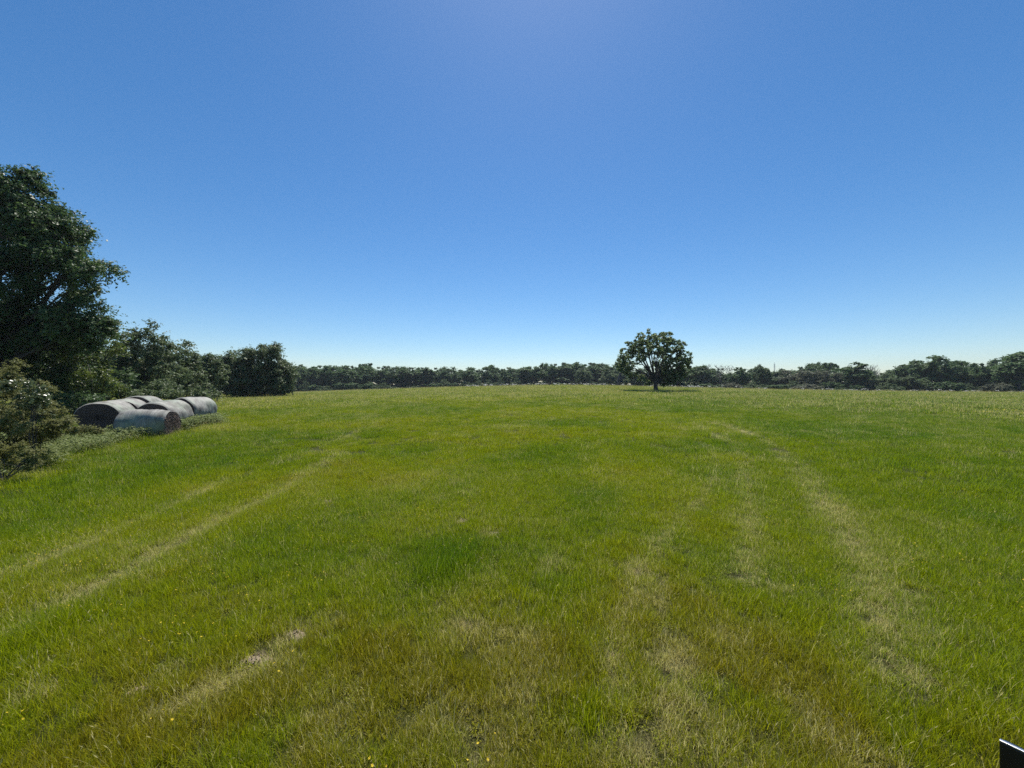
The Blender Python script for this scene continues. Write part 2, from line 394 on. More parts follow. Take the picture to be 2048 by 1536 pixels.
def scatter(name, protos, mat, pts, idx, rot, scl, extra, label=None, cat=None, kind='stuff'):
    col = bpy.data.collections.new(name + '_pieces')
    for i, p in enumerate(protos):
        mt = mat[i] if isinstance(mat, list) else mat
        o = mesh_np('%s_piece_%02d' % (name, i), p[0], p[1], mt, attrs=dict(shade=p[2], shade2=p[3], tint=p[2]), link=False)
        col.objects.link(o)
    at = dict(idx=idx.astype(np.int32), rot=rot, scl=scl); at.update(extra)
    o = mesh_np(name, pts, attrs=at)
    g = bpy.data.node_groups.new(name + '_scatter', 'GeometryNodeTree')
    g.interface.new_socket('Geometry', in_out='INPUT', socket_type='NodeSocketGeometry')
    g.interface.new_socket('Geometry', in_out='OUTPUT', socket_type='NodeSocketGeometry')
    N = g.nodes; gi = N.new('NodeGroupInput'); go = N.new('NodeGroupOutput')
    iop = N.new('GeometryNodeInstanceOnPoints'); ci = N.new('GeometryNodeCollectionInfo')
    ci.inputs['Collection'].default_value = col; ci.inputs['Separate Children'].default_value = True; ci.inputs['Reset Children'].default_value = True
    iop.inputs['Pick Instance'].default_value = True
    def na(nm, ty):
        n = N.new('GeometryNodeInputNamedAttribute'); n.data_type = ty; n.inputs['Name'].default_value = nm
        return [s for s in n.outputs if s.name == 'Attribute' and s.enabled][0]
    L = g.links.new
    L(gi.outputs[0], iop.inputs['Points']); L(ci.outputs[0], iop.inputs['Instance'])
    L(na('idx', 'INT'), iop.inputs['Instance Index'])
    e2r = N.new('FunctionNodeEulerToRotation'); L(na('rot', 'FLOAT_VECTOR'), e2r.inputs[0]); L(e2r.outputs[0], iop.inputs['Rotation'])
    L(na('scl', 'FLOAT_VECTOR'), iop.inputs['Scale']); L(iop.outputs[0], go.inputs[0])
    md = o.modifiers.new('scatter', 'NODES'); md.node_group = g
    tag(o, label, cat, kind=kind)
    return o

def ring_points(rg, r0, r1, dens, half=R(64)):
    n = int(dens * half * (r1 * r1 - r0 * r0))
    r = np.sqrt(rg.uniform(r0 * r0, r1 * r1, n)); a = rg.uniform(-half, half, n)
    return r * np.sin(a), r * np.cos(a), r

def slope_rot(x, y, rg, amt=1.0):
    e = .6; gx = (terrain(x + e, y) - terrain(x - e, y)) / (2 * e); gy = (terrain(x, y + e) - terrain(x, y - e)) / (2 * e)
    return np.stack([gy * amt, -gx * amt, np.zeros(len(x))], 1)

def build_grass():
    rg = np.random.default_rng(11)
    P = []
    for k in range(3): P.append(blades(rg, 54, .080, .108, .0032, .65))                           # 0-2 close green tuft
    for k in range(2): P.append(join([blades(rg, 34, .08, .070, .0030, 1.2, 3, .6), blades(rg, 20, .07, .082, .003, .7)]))   # 3-4 pressed, drier tuft
    P.append(seed_stems(rg, 5, .10, .22, .0020, .04))                                                      # 5 tall stems
    P.append(leaflets(rg, 44, .09, .05, .007))                                                 # 6 low leaflets
    P.append(join([blades(rg, 52, .09, .155, .0036, .7, 4), seed_stems(rg, 2, .08, .23, .0020, .04)]))       # 7 tall lush tuft
    for k in range(2): P.append(blades(rg, 230, .28, .125, .0065, .7, 2))                        # 8-9 middle patch
    P.append(blades(rg, 200, .30, .085, .0065, 1.2, 2, .6))                                      # 10 middle pressed
    P.append(join([blades(rg, 190, .30, .17, .007, .8, 3), seed_stems(rg, 9, .28, .25, .004, .05)]))   # 11 middle tall
    for k in range(2): P.append(blades(rg, 260, .9, .17, .022, .8, 2))                        # 12-13 far patch
    P.append(join([blades(rg, 220, .9, .22, .022, .8, 2), seed_stems(rg, 30, .9, .34, .010, .09)]))  # 14 far tall
    P.append(blades(rg, 5, .12, .21, .0024, 1.0, 6, .9, .5))                                  # 15 bleached fallen straws
    X, Y, I, S = [], [], [], []
    def add(x, y, i, s): X.append(x); Y.append(y); I.append(i); S.append(s)
    # close
    x, y, r = ring_points(rg, 1.1, 14, 300); keep = rg.uniform(0, 1, len(x)) < np.where(r < 8, 1, smooth(14, 8, r)); x, y, r = x[keep], y[keep], r[keep]
    dry, hue, tall, bare, press = fields(x, y)
    u = rg.uniform(0, 1, len(x)); v = rg.uniform(0, 1, len(x))
    i = rg.integers(0, 3, len(x)); i = np.where(u < .16 + .75 * press, rg.integers(3, 5, len(x)), i)
    i = np.where((v < .05 + .12 * smooth(.5, .8, fbm(x / 1.1, y / 1.1, 91))), 6, i)
    i = np.where((v > .975) & (press < .6), 5, i); i = np.where((v > .90) & (v < .975) & (tall > .42), 7, i)
    i = np.where((tall > .85) & (v > .5) & (v < .9), 7, i)
    i = np.where((v > .84) & (v < .84 + .05 * dry + .024), 15, i)
    k = (bare < rg.uniform(.15, .8, len(x))) & (rg.uniform(0, 1, len(x)) > .30 * press)
    s = (.55 + .75 * tall) * rg.uniform(.75, 1.25, len(x))
    add(x[k], y[k], i[k], s[k])
    # middle
    x, y, r = ring_points(rg, 7, 44, 14); keep = rg.uniform(0, 1, len(x)) < smooth(7, 12.5, r) * smooth(44, 32, r); x, y, r = x[keep], y[keep], r[keep]
    dry, hue, tall, bare, press = fields(x, y)
    u = rg.uniform(0, 1, len(x)); i = rg.integers(8, 10, len(x)); i = np.where(u < .12 + .75 * press, 10, i); i = np.where((u > .93) | ((u > .5) & (tall > .8)), 11, i)
    k = bare < rg.uniform(.2, .8, len(x)); s = (.55 + .7 * tall) * rg.uniform(.75, 1.25, len(x)); add(x[k], y[k], i[k], s[k])
    # far
    x, y, r = ring_points(rg, 30, 130, 2.0); keep = rg.uniform(0, 1, len(x)) < smooth(28, 44, r) * smooth(150, 80, r); x, y, r = x[keep], y[keep], r[keep]
    u = rg.uniform(0, 1, len(x)); i = rg.integers(12, 14, len(x)); i = np.where(u > .85, 14, i); s = rg.uniform(.65, 1.2, len(x)); add(x, y, i, s)
    X, Y, I, S = map(np.concatenate, (X, Y, I, S))
    dry, hue, tall, bare, press = fields(X, Y)
    dry = np.clip(dry + rg.normal(0, .10, len(X)), 0, 1); hue = np.clip(hue + rg.normal(0, .10, len(X)), 0, 1)
    dry = np.where(I == 15, 1.2, dry); dry = np.where(I == 6, 0, dry); dry = np.where((I == 5), np.maximum(dry, .45), dry)
    rot = slope_rot(X, Y, rg); rot[:, 2] = rg.uniform(0, 6.283, len(X)); rot[:, :2] += rg.normal(0, .06, (len(X), 2))
    scl = np.stack([.8 + .3 * S, .8 + .3 * S, S], 1)
    pts = np.c_[X, Y, terrain(X, Y)]
    print('grass clumps', len(X))
    scatter('grass', P, M_GRASS, pts, I, rot, scl, dict(dry=dry, hue=hue))
build_grass()

# ------------------------------------------------------------------ wild flowers and weeds
def blossom(rg, n, rad, h, size, petals=5):
    parts = []
    for q in range(n):
        a, r = rg.uniform(0, 6.28), rad * math.sqrt(rg.uniform())
        c = np.array([r * math.cos(a), r * math.sin(a), h * rg.uniform(.8, 1.15)])
        tl = rg.normal(0, .35, 2)
        for p in range(petals):
            b = p * 6.283 / petals + .2
            d = np.array([math.cos(b), math.sin(b), .35]); d[2] += tl @ d[:2]; e = np.array([-math.sin(b), math.cos(b), 0]) * .42
            v = np.stack([c, c + (d * .6 + e) * size, c + d * size, c + (d * .6 - e) * size])
            parts.append((v, np.array([[0, 1, 2, 3]]), np.full(4, .9), np.full(4, .9)))
    return join(parts)
def build_flowers():
    rg = np.random.default_rng(5)
    P = [blossom(rg, 1, .02, .10, .008), blossom(rg, 3, .16, .09, .0075), blossom(rg, 4, .35, .42, .09, 6), blossom(rg, 5, .4, .40, .035)]
    mats = [petal_material('yellow_petals', (.80, .58, .03)), petal_material('yellow_petals_b', (.80, .58, .03)),
            petal_material('white_petals', (.82, .82, .78)), petal_material('yellow_petals_c', (.75, .60, .05))]
    X, Y, I = [], [], []
    x, y, r = ring_points(rg, 1.8, 16, 8)
    k = (fbm(x / 1.5, y / 1.5, 77) + .30 * smooth(1.5, -3, x) + .25 * smooth(2, 3.5, x) * smooth(5, 3, r)) > .64
    x, y = x[k], y[k]; X.append(x); Y.append(y); I.append(rg.integers(0, 2, len(x)))
    # tall white blooms along the crest
    for (u0, u1, ya, yb, n) in ((930, 1240, 74, 92, 90), (1340, 1420, 70, 88, 24), (1420, 1760, 66, 82, 16), (1780, 2060, 62, 84, 26), (1240, 1340, 70, 82, 12), (1690, 1760, 60, 80, 10)):
        u = rg.uniform(u0, u1, n); yy = rg.uniform(ya, yb, n); X.append((u - 1024) / F * yy); Y.append(yy); I.append(np.full(n, 2))
    for (u, v, n, s) in ((2000, 833, 9, .7), (560, 805, 8, 1.2), (515, 822, 7, .8), (1720, 795, 12, 5), (1130, 790, 6, 6)):
        a, b = ground_at(u, v); X.append(a + rg.normal(0, s, n)); Y.append(b + rg.normal(0, s * .6, n)); I.append(np.full(n, 3))
    X, Y, I = map(np.concatenate, (X, Y, I)); n = len(X)
    rot = np.zeros((n, 3)); rot[:, 2] = rg.uniform(0, 6.28, n); s = rg.uniform(.7, 1.3, n)
    scatter('wildflowers', P, mats, np.c_[X, Y, terrain(X, Y)], I, rot, np.stack([s] * 3, 1), {})
build_flowers()

def build_weeds():
    rg = np.random.default_rng(15)
    P = []
    for k in range(3):
        ps = []
        for q in range(26):
            c = np.r_[rg.normal(0, .16, 2), rg.uniform(.05, .42)]
            v, f, a, b = leaflets(rg, 9, .09, .10, .030); ps.append((v + c, f, a, b))
        P.append(join(ps))
    P.append(blades(rg, 70, .2, .30, .008, .8, 4)); P.append(blades(rg, 50, .25, .38, .007, .9, 4))
    X, Y = [], []
    poly = np.array([ground_at(u, v) for u, v in ((-60, 985), (60, 950), (200, 905), (330, 872), (440, 845), (425, 835))] + [(-15.2, 19.6), (-17.2, 16.2), (-20.2, 15.4), (-24, 14)])
    lo, hi = poly.min(0), poly.max(0); x = rg.uniform(lo[0], hi[0], 9000); y = rg.uniform(lo[1], hi[1], 9000)
    ins = np.zeros(len(x), bool); j = len(poly) - 1
    for i in range(len(poly)):
        xi, yi = poly[i]; xj, yj = poly[j]
        c = ((yi > y) != (yj > y)) & (x < (xj - xi) * (y - yi) / (yj - yi + 1e-9) + xi); ins ^= c; j = i
    d = dist_poly(x, y, poly[:6]); _, _, _, bare, _ = fields(x, y)
    k = ins & (rg.uniform(0, 1, len(x)) < .25 + smooth(.1, 1.2, d)) & (bare < .3) & (fbm(x / .5, y / .5, 8) > .42)
    x, y = x[k], y[k]
    e = rg.uniform(0, 1, 260); ex, ey = -15.75 - e * .1 + rg.normal(0, .25, 260), 17.6 + e * 3.2
    x, y = np.r_[x, ex], np.r_[y, ey]
    n = len(x); rot = np.zeros((n, 3)); rot[:, 2] = rg.uniform(0, 6.28, n); s = rg.uniform(.7, 1.3, n)
    print('weeds', n)
    scatter('weeds', P, [M_WEED] * 3 + [M_GRASS] * 2, np.c_[x, y, terrain(x, y)], np.where(rg.uniform(0, 1, n) < .5, rg.integers(0, 3, n), rg.integers(3, 5, n)), rot, np.stack([s, s, s * .9], 1), dict(dry=rg.uniform(0, .5, n), hue=rg.uniform(0, .5, n)))
build_weeds()

# ------------------------------------------------------------------ trees
def tube(path, radii, k=7):
    path = np.asarray(path, float); n = len(path); radii = np.asarray(radii, float)
    tg = np.gradient(path, axis=0); tg /= np.linalg.norm(tg, axis=1)[:, None] + 1e-9
    ref = np.array([.31, .95, .05]); a = np.cross(tg, ref); a /= np.linalg.norm(a, axis=1)[:, None] + 1e-9; b = np.cross(tg, a)
    an = np.linspace(0, 2 * math.pi, k, endpoint=False)
    V = path[:, None, :] + radii[:, None, None] * (a[:, None, :] * np.cos(an)[None, :, None] + b[:, None, :] * np.sin(an)[None, :, None])
    i, j = np.meshgrid(np.arange(n - 1), np.arange(k), indexing='ij'); j2 = (j + 1) % k
    Fc = np.stack([i * k + j, i * k + j2, (i + 1) * k + j2, (i + 1) * k + j], -1).reshape(-1, 4)
    return V.reshape(-1, 3), Fc
def join2(parts):
    vs, fs, o = [], [], 0
    for v, f in parts: vs.append(v); fs.append(f + o); o += len(v)
    return np.concatenate(vs), np.concatenate(fs)

def bez(a, b, c, n):
    t = np.linspace(0, 1, n)[:, None]; return (1 - t) ** 2 * a + 2 * t * (1 - t) * b + t * t * c

def make_trunk(rg, targets, fork, r0, lean=(0, 0), nlimb=10, k=7, curl=.25, stems=1):
    """trunk from the origin to the fork height, limbs curving on to chosen clump centres"""
    parts = []
    for s in range(stems):
        fk = np.array([lean[0] + rg.normal(0, .25) * (stems > 1) * fork, lean[1] + rg.normal(0, .2) * (stems > 1) * fork, fork])
        base = np.array([rg.normal(0, r0) * (stems > 1), rg.normal(0, r0) * (stems > 1), -.15])
        mid = (base + fk) / 2 + rg.normal(0, .10 * r0 + .02 * fork, 3)
        p = bez(base, mid, fk, 9); rad = np.linspace(r0, r0 * .72, 9) * np.r_[1.45, 1.15, 1.04, np.ones(6)]
        parts.append(tube(p, rad / (1 if stems == 1 else 1.5), k + 2))
        sel = targets[rg.permutation(len(targets))[:max(2, nlimb // stems)]]
        for c in sel:
            c2 = targets[np.argsort(np.linalg.norm(targets - c, axis=1))[:6]]
            st = p[rg.integers(5, 9)]; d = c - st; L = np.linalg.norm(d)
            m = st + d * .45 + np.array([0, 0, curl * L * rg.uniform(-.3, 1)]) + rg.normal(0, .06 * L, 3)
            q = bez(st, m, st + d * .96, 9); rr = r0 * rg.uniform(.28, .5)
            parts.append(tube(q, np.linspace(rr, rr * .12, 9), k))
            for t_ in range(2):
                w0 = q[rg.integers(3, 7)]; e = w0 + (c2[rg.integers(0, len(c2))] - w0) * .8
                parts.append(tube(bez(w0, (w0 + e) / 2 + rg.normal(0, .05 * L, 3), e, 6), np.linspace(rr * .42, rr * .06, 6), 5))
    return join2(parts)

def rng_dir(rg, n):
    d = rg.normal(size=(n, 3)); return d / np.linalg.norm(d, axis=1)[:, None]

def crown_leaves(rg, centers, rad, n, ln, wd, up=.5, droop=.15, squash=.75, out_from=None, spray=0., shell=.55):
    """leaf quads round clump centres; spray > 0 stretches clumps outwards into branch tips"""
    m = len(centers); tw = max(4, n // 9); per = max(1, n // tw)
    ti = np.repeat(np.arange(m), tw); M = len(ti)
    d = rng_dir(rg, M)
    if spray and out_from is not None:
        o = centers - out_from; o[:, 2] *= .7; o /= np.linalg.norm(o, axis=1)[:, None] + 1e-9
        d = d + o[ti] * spray; d /= np.linalg.norm(d, axis=1)[:, None]
    R_ = rad[ti] * rg.uniform(.7, 1.3, M); st = rg.uniform(.05, .62, M) * R_; ln_t = rg.uniform(.35, .75, M) * R_
    bow = rng_dir(rg, M) * .25 + np.array([0, 0, -.25 * (droop > 0)])
    sq = np.array([1, 1, squash])
    idt = np.repeat(np.arange(M), per); N = len(idt); idx = ti[idt]; d = d[idt]
    tt = rg.uniform(0, 1, N)
    off = d * (st[idt] + ln_t[idt] * tt)[:, None] + bow[idt] * (ln_t[idt] * tt ** 2)[:, None] + rg.normal(0, .075, (N, 3)) * rad[idx][:, None]
    off = off * sq
    pos = centers[idx] + off
    twt = rg.uniform(0, 1, M)[idt]
    nrm = d * .55 + np.array([0, 0, up]) + rg.normal(0, .45, (N, 3)); nrm /= np.linalg.norm(nrm, axis=1)[:, None]
    ax = np.cross(nrm, rg.normal(size=(N, 3))); ax += d * .35; ax[:, 2] -= droop
    if spray: ax = ax * .6 + off / (np.linalg.norm(off, axis=1)[:, None] + 1e-9)
    ax -= nrm * (ax * nrm).sum(1)[:, None]; ax /= np.linalg.norm(ax, axis=1)[:, None] + 1e-9; bx = np.cross(nrm, ax)
    s = rg.uniform(.6, 1.35, N)[:, None]
    V = np.stack([pos - ax * s * ln * .5, pos + bx * s * wd * .5 + nrm * s * wd * .12, pos + ax * s * ln * .5, pos - bx * s * wd * .5 + nrm * s * wd * .12], 1).reshape(-1, 3)
    tint = np.clip(.35 * rg.uniform(0, 1, N) + .3 * twt + .35 * rg.uniform(0, 1, m)[idx], 0, 1)
    return V, np.arange(4 * N).reshape(N, 4), np.repeat(tint, 4)

def blob_centers(rg, blobs, per, inner=.2, zmin=None):
    cs = []
    for (cx, cy, cz, rx, ry, rz), n in zip(blobs, per):
        d = rg.normal(size=(n, 3)); d /= np.linalg.norm(d, axis=1)[:, None]
        q = rg.uniform(.68, .98, n); q = np.where(rg.uniform(0, 1, n) < inner, rg.uniform(.2, .68, n), q)
        cs.append(np.array([cx, cy, cz]) + d * q[:, None] * np.array([rx, ry, rz]))
    c = np.concatenate(cs)
    if zmin is not None: c[:, 2] = np.maximum(c[:, 2], zmin)
    return c

def px_blobs(spec, Y, base):
    """(u, v, ru, rv, dy, ry): outline lobes read off the photo, each given a real depth and thickness"""
    out = []
    for (u, v, ru, rv, dy, ry) in spec:
        y = Y + dy; out.append(((u - 1024) / F * y - base[0], y - base[1], HC - (v - 768) / F * y - base[2], ru / F * y, ry, rv / F * y))
    return out

def hero_tree(name, label, cat, u, Y, spec, mat, seed, clump, leaf, dens, trunk_r, fork, nlimb=14, lean=(0, 0), spray=0., group=None, per_area=1.0, up=.5, droop=.15, stems=1, inner=.2, squash=.75):
    rg = np.random.default_rng(seed)
    x = (u - 1024) / F * Y; base = (x, Y, tz(x, Y))
    root = thing(name, label, cat, base, group=group)
    bl = [(a, b, c_, max(.35 * d, d - .32 * clump), max(.35 * e, e - .3 * clump), max(.35 * f, f - .32 * clump * squash)) for a, b, c_, d, e, f in px_blobs(spec, Y, base)]
    per_area *= 1.3 if name != 'lone_tree' else 1.0; dens = int(dens * 1.1)
    per = [max(5, int(per_area * (b[3] * b[4] + b[3] * b[5] + b[4] * b[5]) / (clump * clump) * .75)) for b in bl]
    c = blob_centers(rg, bl, per, inner, .25)
    rad = clump * rg.uniform(.65, 1.35, len(c))
    ctr = np.array([0, 0, c[:, 2].mean() * .8]) if spray else None
    V, Fc, ti = crown_leaves(rg, c, rad, dens, leaf, leaf * .5, out_from=ctr, spray=spray, up=up, droop=droop, squash=squash)
    tv, tf = make_trunk(rg, c, fork, trunk_r, lean, nlimb, stems=stems)
    mesh_np('trunk', tv, tf, M_BARK, root, smooth=True)
    mesh_np('crown', V, Fc, mat, root, attrs=dict(tint=ti))
    print(name, len(Fc))
    return root

G_TH = 'trees and shrubs of the thicket on the left'
hero_tree('oak_tree', 'tall dark oak towering over the hay bales at the left', 'tree', -50, 22,
    [(5, 400, 62, 62, 0, 2.4), (60, 455, 66, 58, 0, 2.4), (-70, 440, 120, 110, 1, 3.4), (95, 500, 55, 58, 0, 2.3), (160, 535, 48, 52, .3, 1.9), (110, 580, 66, 45, .5, 2.2),
     (-60, 560, 110, 90, -1, 3.0), (75, 640, 100, 50, 1, 2.6), (150, 650, 48, 42, 0, 1.8), (-60, 670, 110, 80, 0, 3), (30, 690, 90, 55, 2, 2.4), (184, 542, 24, 26, 0, .9), (165, 625, 40, 36, .3, 1.5), (70, 530, 62, 44, 1, 2.2), (190, 660, 34, 36, .3, 1.3), (95, 680, 90, 60, 1.5, 2.4), (180, 665, 46, 40, .5, 1.6), (30, 640, 80, 40, 0, 2.4), (120, 450, 40, 42, 0, 1.6), (35, 385, 48, 40, 0, 1.8), (62, 358, 16, 22, 0, .7), (55, 425, 55, 48, 0, 2), (98, 462, 55, 55, 0, 2), (128, 495, 34, 40, 0, 1.4)],
    M_OAK, 3, .75, .16, 430, .42, 3.2, 26, (.3, 0), per_area=1.05)
hero_tree('sapling', 'bright yellow-green young tree below the tall dark oak, beside the hay bales', 'tree', 185, 24.5,
    [(175, 705, 52, 45, 0, 1.5), (190, 755, 42, 38, -.5, 1.3), (140, 745, 50, 45, .5, 1.5), (205, 680, 34, 36, .3, 1.1), (215, 772, 30, 24, 0, 1)],
    M_BRIGHT, 5, .55, .13, 230, .12, 1.0, 12, per_area=.9)
hero_tree('broadleaf_tree', 'grey-green tree with the highest pointed crown behind the hay bales', 'tree', 295, 33,
    [(298, 672, 34, 34, 0, 1.4), (275, 705, 46, 40, 0, 2), (330, 712, 44, 36, 0, 1.9), (262, 750, 48, 45, -.5, 2), (315, 755, 55, 42, -1, 2.2), (250, 690, 28, 30, 0, 1.3), (290, 730, 60, 44, .5, 2.2), (322, 690, 30, 28, 0, 1.5), (240, 720, 34, 40, .3, 1.5)],
    M_GREY, 8, .7, .17, 240, .2, 1.8, 16, per_area=.9, group=None)
hero_tree('broadleaf_tree', 'greyish tree with twin rounded tops, standing between the pointed tree and the low gap', 'tree', 355, 37,
    [(362, 696, 24, 22, 0, 1), (332, 702, 26, 28, 0, 1.5), (380, 715, 24, 26, 0, 1.4), (350, 722, 36, 30, 0, 1.7), (372, 738, 26, 34, 0, 1.5), (340, 762, 50, 32, -.5, 2), (385, 770, 30, 26, -.5, 1.6)],
    M_GREY, 12, .65, .18, 210, .18, 1.5, 14, per_area=.9)
hero_tree('broadleaf_tree', 'small low dark tree between the twin-topped tree and the big rounded thicket tree', 'tree', 415, 45,
    [(415, 724, 30, 20, 0, 1.6), (436, 728, 24, 22, .4, 1.6), (412, 736, 28, 26, 0, 1.5), (438, 742, 24, 26, .5, 1.6), (395, 728, 22, 22, 0, 1.4), (430, 752, 26, 28, 0, 1.6), (402, 766, 34, 26, 0, 1.8), (392, 744, 18, 22, .5, 1.2)],
    M_GREY, 14, .7, .22, 190, .16, 1.4, 12, per_area=.9)
hero_tree('thicket_tree', 'big rounded dense tree at the end of the left thicket, leaves down to the grass', 'tree', 515, 55,
    [(535, 708, 30, 24, 0, 2), (500, 728, 52, 32, 0, 3.2), (560, 738, 28, 38, 0, 2.2), (465, 748, 38, 36, 0, 2.6), (572, 755, 22, 30, 0, 1.8), (452, 765, 24, 28, 0, 2), (520, 765, 62, 28, -.5, 3.4), (568, 768, 22, 24, 0, 1.7), (455, 778, 26, 16, 0, 1.8), (540, 785, 40, 12, -1, 2), (480, 782, 40, 14, -1, 2), (478, 716, 34, 22, 0, 2.4), (452, 730, 30, 28, 0, 2.2), (515, 760, 66, 34, .5, 3.4), (505, 778, 70, 18, -.6, 3), (560, 780, 30, 16, -.5, 1.8), (530, 722, 46, 34, .3, 3), (542, 700, 26, 20, 0, 1.6), (490, 745, 44, 34, .3, 2.6), (560, 755, 30, 34, 0, 2.2)],
    M_GREY, 17, .85, .24, 230, .25, 1.2, 18, per_area=.95)
hero_tree('cedar_shrub', 'big olive-brown feathery shrub filling the lower left corner of the meadow edge', 'shrub', -40, 11.2,
    [(-5, 790, 70, 58, 0, 1.1), (45, 838, 76, 42, 0, 1.1), (-80, 800, 100, 90, 0, 1.4), (95, 845, 55, 26, .4, .8), (0, 880, 75, 45, -.3, 1.0), (-70, 890, 90, 50, 0, 1.1), (60, 862, 70, 25, .3, .8), (0, 742, 34, 24, .2, .6), (128, 848, 34, 15, .3, .5), (165, 860, 30, 10, .3, .4), (10, 800, 55, 66, .5, 1.0)],
    M_CEDAR, 21, .24, .052, 400, .07, .35, 22, spray=1.0, per_area=.62, stems=4, squash=.7)
hero_tree('leafy_shrub', 'shrub with shiny pale leaves rising out of the olive-brown shrub', 'shrub', 70, 10.9,
    [(62, 785, 24, 16, 0, .35), (78, 800, 16, 16, 0, .3), (40, 772, 18, 14, 0, .3), (60, 812, 34, 26, .2, .4)],
    foliage_material('pale_leaves', (.07, .10, .03), (.18, .21, .10), rough=.28), 22,   .20, .06, 190, .03, .3, 10, per_area=.8)
hero_tree('cedar_shrub', 'low dark feathery shrub on the grass below the big olive-brown one', 'shrub', 5, 9.6,
    [(0, 925, 60, 30, 0, .5), (-60, 915, 70, 45, 0, .7), (45, 905, 40, 18, .3, .4)], M_CEDAR, 23, .2, .05, 300, .04, .15, 10, spray=1.0, per_area=.6, stems=3, squash=.85)
for k, (u, Y, v, ru, rv, lb) in enumerate([
    (232, 27, 772, 40, 34, 'dark shrub between the yellow-green young tree and the hay bales behind'),
    (305, 27, 782, 46, 24, 'grey-green shrub right behind the three joined hay bales'),
    (368, 31, 782, 40, 24, 'grey-green shrub right behind the pair of joined hay bales'),
    (408, 38, 784, 24, 20, 'small dark shrub beyond the far end of the pair of hay bales'),
    (95, 25, 770, 90, 70, 'dark shrub in deep shade under the tall oak, left of the bales'),
    (175, 30, 765, 60, 50, 'dark shrub behind the bright yellow-green young tree'),
    (150, 21.5, 800, 46, 34, 'added low shrub standing in for the dark shaded void right behind the nearest joined bale')]):  # last shrub is added to fill a spot that is only dark shade
    hero_tree('shrub', lb, 'shrub', u, Y, [(u, v, ru, rv, 0, 1.5), (u - ru * .5, v + 8, ru * .6, rv * .7, .3, 1.1), (u + ru * .5, v + 6, ru * .6, rv * .7, -.2, 1.1)],
              M_GREY if k in (1, 2, 3) else M_OAK, 30 + k, .5, .15, 170, .07, .5, 8, per_area=.9, stems=3)

# the lone tree on the rise
hero_tree('lone_tree', 'lone spreading tree with an umbrella crown standing in the open meadow', 'tree', 1312, 55,
    [(1293, 672, 20, 13, 0, 1.6), (1329, 674, 20, 13, 0, 1.6), (1310, 684, 40, 14, -.5, 2.8), (1274, 690, 26, 16, 0, 2.0), (1350, 692, 24, 16, 0, 2.0), (1256, 706, 20, 15, .3, 1.7), (1304, 700, 36, 12, -1.5, 2.4), (1364, 708, 18, 14, 0, 1.6),
     (1246, 722, 15, 13, 0, 1.4), (1240, 729, 9, 9, 0, .8), (1284, 716, 16, 9, -2.2, 1.4), (1336, 708, 28, 13, 1.5, 2.2), (1372, 720, 13, 10, 0, 1.2), (1345, 724, 28, 12, -.6, 2.0), (1266, 730, 14, 9, 1.0, 1.2), (1352, 736, 24, 10, .5, 1.7), (1322, 730, 18, 14, 1, 1.7),
     (1258, 740, 12, 8, -.8, 1.0), (1276, 750, 12, 7, .5, .9), (1298, 762, 12, 7, .6, .9), (1362, 748, 16, 9, .3, 1.2), (1244, 744, 10, 8, .2, .8), (1338, 748, 28, 12, 0, 2.0), (1330, 761, 20, 9, .5, 1.5), (1349, 757, 18, 9, -.5, 1.3), (1318, 748, 14, 14, 1.2, 1.2), (1250, 736, 14, 12, .5, 1.2), (1264, 748, 13, 9, .6, 1.0), (1370, 732, 15, 12, .4, 1.2), (1284, 757, 10, 7, -.6, .8)],
    M_LONE, 40, .36, .22, 105, .33, 1.7, 34, (-.1, 0), spray=.5, per_area=1.0, droop=.1, inner=.15, squash=.8)

# prototypes for the far wood, one metre high and scaled when placed
def proto(seed, blobs, mat, clump, dens, leaf, trunk_r, fork, nlimb, pa=.75, spray=0.):
    rg = np.random.default_rng(seed)
    per = [max(4, int(pa * (b[3] * b[4] + b[3] * b[5] + b[4] * b[5]) / (clump * clump) * .75)) for b in blobs]
    c = blob_centers(rg, blobs, per, .15, .06); rad = clump * rg.uniform(.6, 1.4, len(c))
    V, Fc, ti = crown_leaves(rg, c, rad, dens, leaf, leaf * .6, out_from=np.array([0, 0, .4]), spray=spray)
    tv, tf = make_trunk(rg, c, fork, trunk_r, (rg.normal(0, .02), 0), nlimb, k=5)
    tm = mesh_np('trunk', tv, tf, M_BARK, link=False, smooth=True).data
    cm = mesh_np('crown', V, Fc, mat, link=False, attrs=dict(tint=ti)).data
    return tm, cm
def lobes(seed, n, cz, spread, rz, r):
    rg = np.random.default_rng(seed); out = []
    for k in range(n):
        a = rg.uniform(0, 6.28); q = spread * math.sqrt(rg.uniform())
        s = r * rg.uniform(.7, 1.25)
        z = min(cz + rg.uniform(-rz, rz) * (1 - .5 * q / (spread + 1e-6)), .97 - s * .8)
        out.append((q * math.cos(a), q * math.sin(a), z, s, s, s * .8))
    return out
PR = {}
for k in range(5): PR['wood%d' % k] = proto(100 + k, lobes(100 + k, 9, .62, .26, .30, .17) + [(0, 0, .86, .15, .15, .12), (0, 0, .3, .24, .24, .2)], M_FAR, .085, 240, .036, .022, .3, 8)
for k in range(3): PR['light%d' % k] = proto(120 + k, lobes(120 + k, 8, .55, .30, .30, .20) + [(0, 0, .78, .2, .2, .16), (0, 0, .3, .3, .3, .25)], M_FAR_LIGHT, .10, 240, .040, .02, .2, 8)
for k in range(2): PR['grey%d' % k] = proto(130 + k, lobes(130 + k, 9, .6, .28, .32, .17) + [(0, 0, .35, .25, .25, .25)], M_FAR_GREY, .085, 140, .030, .02, .3, 16, .6)
for k in range(2): PR['umbrella%d' % k] = proto(140 + k, lobes(140 + k, 8, .82, .34, .08, .13) + [(0, 0, .85, .3, .3, .09)], M_FAR, .07, 200, .034, .02, .55, 10)
